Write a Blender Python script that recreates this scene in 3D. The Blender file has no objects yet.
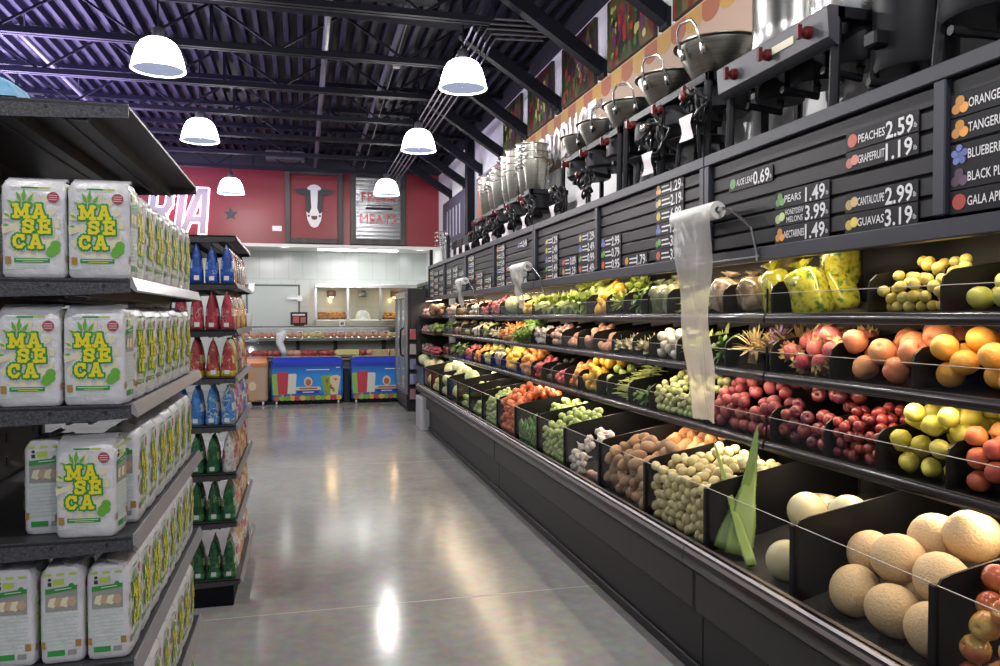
import bpy, math, random
from mathutils import Matrix, Vector, Euler
random.seed(7)
R = random.Random(11)
PI = math.pi
SC = bpy.context.scene
COL = SC.collection

# ------------------------------------------------------------------ materials
MATS = {}
def mat(name, col, rough=.5, metal=0., emit=None, estr=0., alpha=1., bump=0., bscale=60., spec=.5, coat=0.):
    if name in MATS: return MATS[name]
    m = bpy.data.materials.new(name); m.use_nodes = True
    b = m.node_tree.nodes['Principled BSDF']
    b.inputs['Base Color'].default_value = (*col, 1)
    b.inputs['Roughness'].default_value = rough
    b.inputs['Metallic'].default_value = metal
    b.inputs['Specular IOR Level'].default_value = spec
    b.inputs['Coat Weight'].default_value = coat
    b.inputs['Coat Roughness'].default_value = .1
    if alpha < 1: b.inputs['Alpha'].default_value = alpha
    if emit:
        b.inputs['Emission Color'].default_value = (*emit, 1); b.inputs['Emission Strength'].default_value = estr
    if bump: add_bump(m, bump, bscale)
    MATS[name] = m
    return m
def N(m, t, **kw):
    n = m.node_tree.nodes.new(t)
    for k, v in kw.items(): setattr(n, k, v)
    return n
def L(m, a, b): m.node_tree.links.new(a, b)
def add_bump(m, strength, scale, dist=.01, detail=3):
    tc = N(m, 'ShaderNodeTexCoord'); nz = N(m, 'ShaderNodeTexNoise'); bp = N(m, 'ShaderNodeBump')
    nz.inputs['Scale'].default_value = scale; nz.inputs['Detail'].default_value = detail
    bp.inputs['Strength'].default_value = strength; bp.inputs['Distance'].default_value = dist
    L(m, tc.outputs['Object'], nz.inputs['Vector']); L(m, nz.outputs['Fac'], bp.inputs['Height'])
    L(m, bp.outputs['Normal'], m.node_tree.nodes['Principled BSDF'].inputs['Normal'])
def noise_mat(name, stops, scale=8., rough=.45, bump=0., bscale=60., rnd=.25, detail=3, metal=0, kind='noise', stretch=(1,1,1), coat=0., sss=0.):
    """colour ramp driven by a noise / voronoi in object space plus a per-object random shift"""
    if name in MATS: return MATS[name]
    m = mat(name, stops[0][1], rough, metal, coat=coat)
    tc = N(m, 'ShaderNodeTexCoord'); mp = N(m, 'ShaderNodeMapping'); mp.inputs['Scale'].default_value = stretch
    oi = N(m, 'ShaderNodeObjectInfo'); add = N(m, 'ShaderNodeVectorMath', operation='ADD')
    sc_ = N(m, 'ShaderNodeVectorMath', operation='SCALE'); sc_.inputs['Scale'].default_value = 37.
    L(m, tc.outputs['Object'], mp.inputs['Vector'])
    cb = N(m, 'ShaderNodeCombineXYZ'); L(m, oi.outputs['Random'], cb.inputs[0]); L(m, oi.outputs['Random'], cb.inputs[1])
    L(m, cb.outputs[0], sc_.inputs[0]); L(m, mp.outputs[0], add.inputs[0]); L(m, sc_.outputs[0], add.inputs[1])
    if kind == 'voronoi':
        t = N(m, 'ShaderNodeTexVoronoi'); fac = t.outputs['Color']
    elif kind == 'crackle':
        t = N(m, 'ShaderNodeTexVoronoi', feature='DISTANCE_TO_EDGE'); fac = t.outputs['Distance']
    else:
        t = N(m, 'ShaderNodeTexNoise'); t.inputs['Detail'].default_value = detail; fac = t.outputs['Fac']
    t.inputs['Scale'].default_value = scale
    L(m, add.outputs[0], t.inputs['Vector'])
    rp = N(m, 'ShaderNodeValToRGB'); e = rp.color_ramp.elements
    while len(e) < len(stops): e.new(.5)
    for i, (p, c) in enumerate(stops): e[i].position = p; e[i].color = (*c, 1)
    ma = N(m, 'ShaderNodeMath', operation='MULTIPLY_ADD'); sub = N(m, 'ShaderNodeMath', operation='SUBTRACT'); sub.inputs[1].default_value = .5
    L(m, oi.outputs['Random'], sub.inputs[0]); L(m, sub.outputs[0], ma.inputs[0]); ma.inputs[1].default_value = rnd
    L(m, fac, ma.inputs[2]); L(m, ma.outputs[0], rp.inputs['Fac'])
    L(m, rp.outputs[0], m.node_tree.nodes['Principled BSDF'].inputs['Base Color'])
    if bump: add_bump(m, bump, bscale)
    if sss:
        b = m.node_tree.nodes['Principled BSDF']; b.inputs['Subsurface Weight'].default_value = sss; b.inputs['Subsurface Radius'].default_value = (.02, .01, .005); b.inputs['Subsurface Scale'].default_value = .3
    return m
def clear_mat(name, tint, fac, rough=.05, haze=0., hazecol=(1,1,1)):
    """thin clear sheet: mostly see-through with a surface reflection and optional milky haze"""
    m = bpy.data.materials.new(name); m.use_nodes = True; nt = m.node_tree; nt.nodes.clear()
    out = N(m, 'ShaderNodeOutputMaterial'); tr = N(m, 'ShaderNodeBsdfTransparent'); gl = N(m, 'ShaderNodeBsdfGlossy')
    tr.inputs[0].default_value = (*tint, 1); gl.inputs['Roughness'].default_value = rough
    ge = N(m, 'ShaderNodeNewGeometry'); dt = N(m, 'ShaderNodeVectorMath', operation='DOT_PRODUCT'); L(m, ge.outputs['Incoming'], dt.inputs[0]); L(m, ge.outputs['Normal'], dt.inputs[1])
    ab = N(m, 'ShaderNodeMath', operation='ABSOLUTE'); L(m, dt.outputs['Value'], ab.inputs[0]); om = N(m, 'ShaderNodeMath', operation='SUBTRACT'); om.inputs[0].default_value = 1; L(m, ab.outputs[0], om.inputs[1])
    pw = N(m, 'ShaderNodeMath', operation='POWER'); pw.inputs[1].default_value = 5; L(m, om.outputs[0], pw.inputs[0])
    mu = N(m, 'ShaderNodeMath', operation='MULTIPLY_ADD'); mu.inputs[1].default_value = .9 * fac; mu.inputs[2].default_value = .04 * fac
    mx = N(m, 'ShaderNodeMixShader'); L(m, pw.outputs[0], mu.inputs[0]); L(m, mu.outputs[0], mx.inputs[0])
    if haze:
        df = N(m, 'ShaderNodeBsdfDiffuse'); df.inputs[0].default_value = (*hazecol, 1)
        tl = N(m, 'ShaderNodeBsdfTranslucent'); tl.inputs[0].default_value = (*hazecol, 1)
        ad = N(m, 'ShaderNodeMixShader'); ad.inputs[0].default_value = .5
        L(m, df.outputs[0], ad.inputs[1]); L(m, tl.outputs[0], ad.inputs[2])
        m2 = N(m, 'ShaderNodeMixShader'); m2.inputs[0].default_value = haze
        L(m, tr.outputs[0], m2.inputs[1]); L(m, ad.outputs[0], m2.inputs[2]); L(m, m2.outputs[0], mx.inputs[1])
    else: L(m, tr.outputs[0], mx.inputs[1])
    L(m, gl.outputs[0], mx.inputs[2]); L(m, mx.outputs[0], out.inputs[0])
    MATS[name] = m
    return m

# ------------------------------------------------------------------ mesh builder
class MB:
    def __init__(s): s.v = []; s.f = []; s.m = []
    def add(s, vs, fs, m=0):
        o = len(s.v); s.v += [tuple(v) for v in vs]
        s.f += [tuple(i + o for i in f) for f in fs]; s.m += [m] * len(fs); return s
    def box(s, a, b, m=0):
        (x0, y0, z0), (x1, y1, z1) = a, b
        vs = [(x0,y0,z0),(x1,y0,z0),(x1,y1,z0),(x0,y1,z0),(x0,y0,z1),(x1,y0,z1),(x1,y1,z1),(x0,y1,z1)]
        return s.add(vs, [(0,3,2,1),(4,5,6,7),(0,1,5,4),(1,2,6,5),(2,3,7,6),(3,0,4,7)], m)
    def bbox(s, a, b, e=.005, m=0):
        """box with chamfered edges"""
        lo = Vector(a); hi = Vector(b); c = (lo + hi) / 2; h = (hi - lo) / 2
        e = min(e, h.x * .9, h.y * .9, h.z * .9); vs = []; idx = {}
        for sx in (-1, 1):
            for sy in (-1, 1):
                for sz in (-1, 1):
                    for k in range(3):
                        p = [h.x, h.y, h.z]
                        for q in range(3):
                            if q != k: p[q] -= e
                        idx[(sx, sy, sz, k)] = len(vs); vs.append((c.x + sx*p[0], c.y + sy*p[1], c.z + sz*p[2]))
        fs = []
        def I(sx, sy, sz, k): return idx[(sx, sy, sz, k)]
        for sg in (-1, 1):
            q = [I(sg,-1,-1,0), I(sg,1,-1,0), I(sg,1,1,0), I(sg,-1,1,0)]; fs.append(q if sg > 0 else q[::-1])
            q = [I(-1,sg,-1,1), I(1,sg,-1,1), I(1,sg,1,1), I(-1,sg,1,1)]; fs.append(q[::-1] if sg > 0 else q)
            q = [I(-1,-1,sg,2), I(1,-1,sg,2), I(1,1,sg,2), I(-1,1,sg,2)]; fs.append(q if sg > 0 else q[::-1])
        for a1 in (-1, 1):
            for b1 in (-1, 1):
                q = [I(a1,b1,-1,0), I(a1,b1,-1,1), I(a1,b1,1,1), I(a1,b1,1,0)]; fs.append(q if a1*b1 > 0 else q[::-1])
                q = [I(a1,-1,b1,2), I(a1,-1,b1,0), I(a1,1,b1,0), I(a1,1,b1,2)]; fs.append(q if a1*b1 < 0 else q[::-1])
                q = [I(-1,a1,b1,1), I(-1,a1,b1,2), I(1,a1,b1,2), I(1,a1,b1,1)]; fs.append(q if a1*b1 < 0 else q[::-1])
                for c1 in (-1, 1):
                    q = [I(a1,b1,c1,0), I(a1,b1,c1,1), I(a1,b1,c1,2)]; fs.append(q if a1*b1*c1 > 0 else q[::-1])
        return s.add(vs, fs, m)
    def obox(s, c, h, M3, m=0):
        c = Vector(c); vs = []
        for sz in (-1, 1):
            for sx, sy in ((-1,-1),(1,-1),(1,1),(-1,1)):
                vs.append(c + M3 @ Vector((sx*h[0], sy*h[1], sz*h[2])))
        return s.add(vs, [(0,3,2,1),(4,5,6,7),(0,1,5,4),(1,2,6,5),(2,3,7,6),(3,0,4,7)], m)
    def bar(s, p, q, w, h, m=0, up=(0,0,1)):
        p = Vector(p); q = Vector(q); d = (q - p); l = d.length; d.normalize()
        u = Vector(up)
        if abs(d.dot(u)) > .95: u = Vector((1,0,0))
        a = d.cross(u).normalized(); b = a.cross(d).normalized()
        return s.obox((p + q) / 2, (l/2, w/2, h/2), Matrix((d, a, b)).transposed(), m)
    def tube(s, pts, r, n=8, m=0, closed=False, radii=None, cap=True):
        pts = [Vector(p) for p in pts]; k = len(pts); vs = []; fs = []; prev = None
        for i, p in enumerate(pts):
            a = pts[(i-1) % k] if (closed or i) else p; b = pts[(i+1) % k] if (closed or i < k-1) else p
            d = (b - a)
            d = d.normalized() if d.length > 1e-9 else Vector((0,0,1))
            if prev is None:
                u = Vector((0,0,1)) if abs(d.z) < .9 else Vector((1,0,0)); prev = d.cross(u).normalized()
            e = (prev - d * prev.dot(d)).normalized(); prev = e; g = d.cross(e); rr = radii[i] if radii else r
            for j in range(n):
                t = 2*PI*j/n; vs.append(p + e*(rr*math.cos(t)) + g*(rr*math.sin(t)))
        for i in range(k if closed else k-1):
            for j in range(n):
                a = i*n + j; b = i*n + (j+1) % n; c = ((i+1) % k)*n + (j+1) % n; d = ((i+1) % k)*n + j
                fs.append((a, b, c, d))
        if cap and not closed:
            fs.append(tuple(range(n))[::-1]); fs.append(tuple((k-1)*n + j for j in range(n)))
        return s.add(vs, fs, m)
    def lathe(s, prof, n=16, m=0, c=(0,0,0), M3=None, cap0=False, cap1=False, wob=None):
        c = Vector(c); vs = []; fs = []; k = len(prof)
        for (r, z) in prof:
            for j in range(n):
                t = 2*PI*j/n; rr = r * (wob(t, z) if wob else 1)
                p = Vector((rr*math.cos(t), rr*math.sin(t), z)); vs.append(c + (M3 @ p if M3 else p))
        for i in range(k-1):
            for j in range(n):
                fs.append((i*n+j, i*n+(j+1) % n, (i+1)*n+(j+1) % n, (i+1)*n+j))
        if cap0: fs.append(tuple(range(n))[::-1])
        if cap1: fs.append(tuple((k-1)*n+j for j in range(n)))
        return s.add(vs, fs, m)
    def prism(s, poly, O, U, V, W, d=0., m=0):
        """2-D outline (convex or star-shaped about its centroid) in the frame O,U,V pushed along W"""
        O, U, V, W = Vector(O), Vector(U), Vector(V), Vector(W); n = len(poly)
        fr = [O + U*a + V*b + W*d for a, b in poly]
        if d == 0: return s.add(fr, [tuple(range(n))], m)
        bk = [O + U*a + V*b for a, b in poly]
        return s.add(fr + bk, [tuple(range(n)), tuple(range(2*n-1, n-1, -1))] + [(i, i+n, (i+1) % n + n, (i+1) % n) for i in range(n)], m)
    def disc(s, O, U, V, W, r, n=16, d=0., m=0, ry=None):
        return s.prism([(r*math.cos(2*PI*i/n), (ry or r)*math.sin(2*PI*i/n)) for i in range(n)], O, U, V, W, d, m)
    def text(s, t, O, U, V, W, h, m=0, d=0., wmax=None, align='c', off=0., sq=1.):
        vs, fs, w, hh = text_mesh(t, off); k = h / .73
        kx = k * sq
        if wmax and w * kx > wmax: kx = wmax / w
        O, U, V, W = Vector(O), Vector(U), Vector(V), Vector(W)
        x0 = {'c': -w*kx/2, 'l': 0, 'r': -w*kx}[align]
        s.add([O + U*(x0 + a*kx) + V*(b*k) + W*d for a, b in vs], fs, m); return w * kx
    def build(s, name, mats, parent=None, smooth=False, loc=None, rot=None):
        me = bpy.data.meshes.new(name); me.from_pydata(s.v, [], s.f); me.validate()
        if not isinstance(mats, (list, tuple)): mats = [mats]
        for mm in mats: me.materials.append(mm)
        for p, i in zip(me.polygons, s.m): p.material_index = i; p.use_smooth = bool(smooth)
        if smooth and smooth is not True:
            try: me.set_sharp_from_angle(angle=math.radians(smooth))
            except Exception: pass
        me.update()
        return link(name, me, parent, loc, rot)
def link(name, me, parent=None, loc=None, rot=None):
    o = bpy.data.objects.new(name, me); COL.objects.link(o)
    if parent: o.parent = parent
    if loc is not None: o.location = loc
    if rot is not None: o.rotation_euler = rot
    return o
_TX = {}
def text_mesh(t, off=0.):
    key = (t, off)
    if key in _TX: return _TX[key]
    cu = bpy.data.curves.new('lettering', 'FONT'); cu.body = t; cu.resolution_u = 2; cu.offset = off
    ob = bpy.data.objects.new('lettering', cu); COL.objects.link(ob)
    dg = bpy.context.evaluated_depsgraph_get(); me = bpy.data.meshes.new_from_object(ob.evaluated_get(dg))
    vs = [(v.co.x, v.co.y) for v in me.vertices]; fs = [tuple(p.vertices) for p in me.polygons]
    bpy.data.objects.remove(ob); bpy.data.curves.remove(cu); bpy.data.meshes.remove(me)
    x0 = min(a for a, b in vs); w = max(a for a, b in vs) - x0
    vs = [(a - x0, b) for a, b in vs]
    _TX[key] = (vs, fs, w, max(b for a, b in vs)); return _TX[key]
def empty(name, loc=(0,0,0), rz=0., label=None, cat=None, group=None):
    o = bpy.data.objects.new(name, None); COL.objects.link(o); o.location = loc; o.rotation_euler = (0,0,rz)
    o.empty_display_size = .05
    if label: tag(o, label, cat, group)
    return o
def tag(o, label, cat, group=None):
    o['label'] = label; o['category'] = cat
    if group: o['group'] = group
    return o
def struct(o): o['kind'] = 'structure'; return o
def dup(root, loc, rot=None, label=None, cat=None, group=None, scale=None):
    r = root.copy(); COL.objects.link(r); r.location = loc
    if rot is not None: r.rotation_euler = rot if not isinstance(rot, (int, float)) else (0,0,rot)
    if scale is not None: r.scale = scale if isinstance(scale, tuple) else (scale,)*3
    if label: r['label'] = label
    if cat: r['category'] = cat
    if group: r['group'] = group
    for ch in list(root.children):
        c = ch.copy(); COL.objects.link(c); c.parent = r
        for g in list(ch.children):
            d = g.copy(); COL.objects.link(d); d.parent = c
    return r
ORD = ['first','second','third','fourth','fifth','sixth','seventh','eighth','ninth','tenth','eleventh','twelfth','thirteenth','fourteenth','fifteenth','sixteenth']
X, Y, Z = Vector((1,0,0)), Vector((0,1,0)), Vector((0,0,1))
def area(name, loc, rot, sx, sy, power, col):
    l = bpy.data.lights.new(name, 'AREA'); l.shape = 'RECTANGLE'; l.size = sx; l.size_y = sy; l.energy = power; l.color = col
    o = bpy.data.objects.new(name, l); COL.objects.link(o); o.location = loc; o.rotation_euler = rot; return o
def point(name, loc, power, col, r=.05):
    l = bpy.data.lights.new(name, 'POINT'); l.energy = power; l.color = col; l.shadow_soft_size = r
    o = bpy.data.objects.new(name, l); COL.objects.link(o); o.location = loc; return o
def spot(name, loc, power, col, ang, r=.1, blend=.6):
    l = bpy.data.lights.new(name, 'SPOT'); l.energy = power; l.color = col; l.shadow_soft_size = r; l.spot_size = ang; l.spot_blend = blend
    o = bpy.data.objects.new(name, l); COL.objects.link(o); o.location = loc; return o
# ================================================================== camera
F_PX = 780.
cam = bpy.data.cameras.new('camera'); cam.sensor_width = 36.; cam.lens = F_PX / 1000 * 36
co = bpy.data.objects.new('camera', cam); COL.objects.link(co); SC.camera = co
co.location = (0, 0, 1.6); co.rotation_euler = (PI/2 - math.radians(1.2486), 0, -math.radians(14.1712)); cam.clip_start = .02

# ================================================================== setting
W_WHITE = noise_mat('wall_paint_white', [(.3, (.70,.70,.71)), (.7, (.76,.76,.77))], 2., .7, rnd=0)
W_DARK = mat('paint_black', (.012,.012,.018), .6)
RED = noise_mat('wall_paint_red', [(.3, (.20,.010,.018)), (.7, (.23,.012,.021))], 1.2, .42, rnd=0)
STEEL_BLK = mat('steel_black_paint', (.0055,.006,.012), .5, spec=.15)
STEEL_BLK2 = mat('steel_charcoal', (.022,.022,.03), .45, spec=.25)
DECK = noise_mat('deck_paint', [(.3, (.013,.013,.024)), (.7, (.021,.021,.037))], 1.5, .5, rnd=0)
DECK.node_tree.nodes['Principled BSDF'].inputs['Specular IOR Level'].default_value = .2
CHROME = mat('stainless', (.62,.62,.60), .22, 1.)
CHROME_D = noise_mat('stainless_brushed', [(.3, (.23,.22,.19)), (.7, (.33,.32,.275))], 3, .3, rnd=.1, metal=1., stretch=(1,1,40))
ALU = mat('aluminium', (.55,.55,.57), .35, 1.)
GALV = noise_mat('galvanised', [(.3, (.42,.42,.44)), (.7, (.58,.58,.6))], 12, .4, metal=.9, rnd=.1)
WHITE_P = mat('white_plastic', (.8,.8,.8), .4)
PAPER = mat('paper_white', (.78,.72,.74), .7)

# floor: polished concrete with saw-cut joints
fm = mat('polished_concrete', (.34,.33,.32), .15)
tc = N(fm, 'ShaderNodeTexCoord'); n1 = N(fm, 'ShaderNodeTexNoise'); n1.inputs['Scale'].default_value = .9; n1.inputs['Detail'].default_value = 8; n1.inputs['Roughness'].default_value = .62
n2 = N(fm, 'ShaderNodeTexNoise'); n2.inputs['Scale'].default_value = 14; n2.inputs['Detail'].default_value = 6
L(fm, tc.outputs['Object'], n1.inputs['Vector']); L(fm, tc.outputs['Object'], n2.inputs['Vector'])
r1 = N(fm, 'ShaderNodeValToRGB'); r1.color_ramp.elements[0].position = .3; r1.color_ramp.elements[0].color = (.235,.235,.23,1); r1.color_ramp.elements[1].position = .72; r1.color_ramp.elements[1].color = (.36,.355,.34,1)
mx = N(fm, 'ShaderNodeMix', data_type='RGBA', blend_type='OVERLAY'); mx.inputs['Factor'].default_value = .35
L(fm, n1.outputs['Fac'], r1.inputs[0]); L(fm, r1.outputs[0], mx.inputs['A']); L(fm, n2.outputs['Color'], mx.inputs['B'])
L(fm, mx.outputs['Result'], fm.node_tree.nodes['Principled BSDF'].inputs['Base Color'])
r2 = N(fm, 'ShaderNodeMapRange'); r2.inputs['To Min'].default_value = .09; r2.inputs['To Max'].default_value = .22; L(fm, n1.outputs['Fac'], r2.inputs['Value']); L(fm, r2.outputs[0], fm.node_tree.nodes['Principled BSDF'].inputs['Roughness'])
fm.node_tree.nodes['Principled BSDF'].inputs['Specular IOR Level'].default_value = .26
joint = mat('joint_filler', (.40,.395,.375), .5)
b = MB(); b.box((-9, -3, -.1), (2.8, 17.6, 0), 0)
for y in (4.32, 8.5, 12.7): b.box((-9, y-.006, 0), (2.7, y+.006, .0008), 1)
for x in (-3.4,): b.box((x-.005, -3, 0), (x+.005, 15, .0007), 1)
struct(b.build('floor', [fm, joint]))

# ceiling: corrugated roof deck, ribs along the aisle
b = MB(); prof = []; x = -9.
while x < 2.75:
    prof += [(x, 4.68), (x+.045, 4.68), (x+.06, 4.76), (x+.137, 4.76)]; x += .152
vs = []; 
for (px_, pz_) in prof: vs += [(px_, -3, pz_), (px_, 15.8, pz_)]
b.add(vs, [(2*i, 2*i+1, 2*i+3, 2*i+2) for i in range(len(prof)-1)])
b.box((-9, -3, 4.80), (2.8, 15.8, 4.86))
struct(b.build('ceiling', DECK))
# bar joists across the aisle
JY = [4.22 + 1.27*i for i in range(10)]
for j, y in enumerate(JY):
    if y > 15.6: continue
    b = MB()
    for z in (4.20, 4.63):
        for dy in (-.03, .03): b.box((-9, y+dy-.02, z-.025), (1.62 if z < 4.5 else 2.69, y+dy+.02, z+.03))
    x = -8.9; k = 0
    while x < 1.5:
        b.bar((x, y, 4.22), (min(x+.62, 2.66), y, 4.62), .022, .022); b.bar((x+.62, y, 4.62), (min(x+1.24, 2.66), y, 4.22), .022, .022)
        if k % 2 == 0: b.bar((x+.62, y, 4.22), (x+.62, y, 4.62), .03, .03)
        x += 1.24; k += 1
    o = struct(b.build('ceiling_joist', STEEL_BLK))
    if y > 5:
        b = MB(); b.bar((2.695, y, 3.86), (1.62, y, 4.55), .11, .12); b.box((2.66, y-.07, 3.78), (2.698, y+.07, 3.93))
        struct(b.build('ceiling_brace', STEEL_BLK))
# walls
b = MB(); b.box((2.7, -3, 0), (2.8, 17.6, 4.45), 0); b.box((2.7, -3, 4.45), (2.8, 17.6, 4.86), 1)
struct(b.build('wall_right', [W_WHITE, W_DARK]))
b = MB(); b.box((-9, 15.8, 3.0), (2.7, 15.95, 4.46), 0); b.box((-9, 15.8, 4.46), (2.7, 15.95, 4.86), 1)
struct(b.build('wall_back', [RED, W_DARK]))
b = MB(); b.box((-9.1, -3, 0), (-9, 17.6, 4.86)); struct(b.build('wall_left', W_WHITE))
tile = mat('wall_tile', (.6,.62,.58), .18)
tcn = N(tile, 'ShaderNodeTexCoord'); mp = N(tile, 'ShaderNodeMapping'); mp.inputs['Rotation'].default_value = (PI/2, 0, 0)
bk = N(tile, 'ShaderNodeTexBrick'); bk.offset = .5; bk.inputs['Color1'].default_value = (.52,.56,.55,1); bk.inputs['Color2'].default_value = (.545,.585,.575,1); bk.inputs['Mortar'].default_value = (.44,.47,.46,1)
bk.inputs['Scale'].default_value = 1.; bk.inputs['Brick Width'].default_value = .3; bk.inputs['Row Height'].default_value = .6; bk.inputs['Mortar Size'].default_value = .006
bp = N(tile, 'ShaderNodeBump'); bp.inputs['Strength'].default_value = .3; bp.inputs['Distance'].default_value = .004; bp.invert = True
L(tile, tcn.outputs['Object'], mp.inputs[0]); L(tile, mp.outputs[0], bk.inputs['Vector']); L(tile, bk.outputs['Color'], tile.node_tree.nodes['Principled BSDF'].inputs['Base Color'])
L(tile, bk.outputs['Fac'], bp.inputs['Height']); L(tile, bp.outputs[0], tile.node_tree.nodes['Principled BSDF'].inputs['Normal'])
b = MB(); b.box((-9, 17.5, 0), (2.7, 17.6, 3.0)); struct(b.build('wall_tile', tile))
b = MB(); b.box((-9, 15.95, 3.0), (2.7, 17.5, 3.08)); struct(b.build('ceiling_alcove', mat('alcove_ceiling', (.72,.72,.70), .6)))
b = MB(); b.box((-9, 15.72, 2.94), (2.7, 15.95, 3.0)); struct(b.build('trim_1', mat('soffit_trim', (.7,.7,.68), .5)))

# painted awning mural on the right wall
MUS = [mat('mural_cream', (.36,.24,.14), .7), mat('mural_orange', (.21,.062,.025), .7), mat('mural_yellow', (.28,.16,.032), .7), mat('mural_peach', (.28,.195,.14), .7), mat('stripe_grey', (.20,.20,.27), .7), mat('stripe_rust', (.42,.13,.08), .7), mat('mural_white', (.7,.68,.66), .7)]
b = MB(); XW = 2.698
def wq(y0, y1, z0, z1, m, dx=0.): b.box((XW-.002-dx, min(y0,y1), z0), (XW-dx, max(y0,y1), z1), m)
wq(.5, 10.6, 3.2, 3.775, 3)
wq(.5, 10.6, 3.76, 3.785, 0, .001)
y = .6; i = 0
while y < 10.5:
    w = .235; n = 10
    poly = [(-w/2, .065), (-w/2, -.02)] + [(-w/2*math.cos(PI*t/n), -.02 - .075*math.sin(PI*t/n)) for t in range(1, n)] + [(w/2, -.02), (w/2, .065)]
    b.prism(poly, (XW-.002, y, 3.705), -Y, Z, -X, .002, 1 + i % 2); y += w; i += 1
y = 10.62; i = 0
for w, m in ((.10,4),(.12,5),(.14,4),(.06,0),(.16,4),(.1,5),(.25,4),(.05,5),(.22,4),(.3,5),(.12,4)):
    wq(y, y+w, 2.3, 3.78, m); y += w
o = struct(b.build('wall_mural', MUS))

# steel column on the right wall
b = MB(); b.bbox((2.575, 12.34, 0), (2.69, 12.48, 4.66), .01); struct(b.build('column_right', STEEL_BLK))
b = MB(); b.tube([(2.65, 12.75, 0), (2.65, 12.75, 4.6)], .03)
tag(b.build('drain_pipe', STEEL_BLK), 'thin black vertical pipe beside the black column on right wall', 'pipe')

# ------------------------------------------------------------------ overhead pipes
for i in range(5):
    xx = 1.46 + i*.07; yb = 6.9 + .12*i
    b = MB(); b.tube([(xx, 15.7, 4.12), (xx, yb+.25, 4.12), (xx+.01, yb+.1, 4.14), (xx+.03, yb+.02, 4.2), (xx+.08, yb, 4.28), (2.3, yb, 4.3)], .010, 6)
    tag(b.build('electrical_conduit', mat('conduit_grey', (.16,.16,.18), .35, .6)), 'thin grey conduit in the bundle running along the aisle ceiling', 'conduit', 'bundle of conduits under the joists')
for i, (xx, z, r, y0, l) in enumerate(((.25, 4.5, .035, 7.2, 'grey sprinkler pipe along the ceiling left of the right lamp row'), (.98, 4.55, .03, 6.9, 'grey pipe along the ceiling close to the right lamp row'), (-2.75, 4.45, .03, 8.8, 'grey pipe along the ceiling in the purple lit area at left'))):
    b = MB(); b.tube([(xx, y0, z), (xx, 15.7, z)], r, 8)
    for yy in range(int(y0)+1, 15, 2): b.tube([(xx, yy, z), (xx, yy, 4.7)], .008, 5)
    tag(b.build('ceiling_pipe', mat('pipe_grey', (.14,.14,.17), .35, .5)), l, 'pipe')
b = MB(); b.tube([(-2.2, 7.35, 4.42), (1.45, 7.35, 4.36), (1.6, 7.3, 4.4), (1.7, 7.2, 4.6), (1.72, 7.15, 4.72)], .045, 8)
tag(b.build('ceiling_pipe', STEEL_BLK2), 'thick dark pipe across the ceiling with an upward bend at right', 'pipe')
b = MB(); b.tube([(-8, 7.1, 4.46), (1.2, 7.1, 4.46)], .05, 8)
tag(b.build('ceiling_pipe', STEEL_BLK2), 'thick straight dark pipe across the ceiling nearest the camera', 'pipe')
b = MB(); b.tube([(1.05, 6.9, 4.68), (1.1, 15, 4.3)], .007, 5)
b.box((1.04, 9.2, 4.52), (1.12, 9.3, 4.56))
tag(b.build('hanging_cable', ALU), 'thin cable slanting down beside the right row of lamps', 'cable')
b = MB(); b.bbox((-.62, 14.3, 4.36), (.05, 14.6, 4.52), .02)
tag(b.build('ceiling_speaker', mat('dark_grille', (.06,.06,.07), .6)), 'dark box hung under the joists above the cow sign', 'speaker')

# ------------------------------------------------------------------ pendant lamps
SHADE = mat('lamp_shade_glow', (.9,.9,.95), .3, emit=(1,.99,1), estr=9.)
LENS = mat('lamp_lens_glow', (0,0,0), 1., spec=0., emit=(.46,.52,.72), estr=.75)
RIM = mat('lamp_rim_glow', (.9,.9,.9), .3, emit=(1,1,1), estr=1.6)
def make_lamp(lbl):
    t = empty('pendant_lamp', label=lbl, cat='lamp', group='bell shaped pendant lamps over the aisle')
    b = MB(); b.lathe([(.06,.250),(.10,.243),(.14,.215),(.17,.165),(.195,.09),(.212,.012)], 28); b.build('lamp_shade', SHADE, t, True)
    b = MB(); b.lathe([(.212,.012),(.219,.006),(.219,-.004),(.203,-.006),(.200,.008)], 28); b.build('rim', RIM, t, True)
    b = MB(); b.lathe([(.001,.012),(.10,.010),(.201,.004)], 28); b.build('lens', LENS, t, True)
    b = MB(); b.lathe([(.062,.246),(.05,.28),(.05,.33),(.02,.35)], 16, cap1=True); b.build('housing', ALU, t, True)
    b = MB(); b.tube([(0,0,.34),(0,0,1.0)], .008, 6); b.build('cord', STEEL_BLK, t)
    return t
LP = [(-1.15,7.0,'left row, nearest the camera'),(-1.15,9.7,'left row, second from the camera'),(-1.15,13.7,'left row, hanging near the star on the red wall'),(1.40,6.9,'right row, nearest the camera'),(1.39,9.6,'right row, second from the camera'),(1.37,13.2,'right row, in front of the corrugated sign')]
l0 = None
for (x, y, s) in LP:
    lb = 'glowing pendant lamp, ' + s
    if l0 is None: l0 = make_lamp(lb); l0.location = (x, y, 3.64)
    else: dup(l0, (x, y, 3.64), label=lb)
LAMP_W = 78
for (x, y) in [(a, c) for a, c, _ in LP] + [(-1.15, 4.2), (1.4, 4.2), (-1.15, 1.4), (1.4, 1.4), (-1.15,-1.5),(1.4,-1.5),(-4.2,5),(-4.2,9),(-4.2,13)]:
    point('lamp_light', (x, y, 3.60), LAMP_W, (1, .97, .95), .02)

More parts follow.
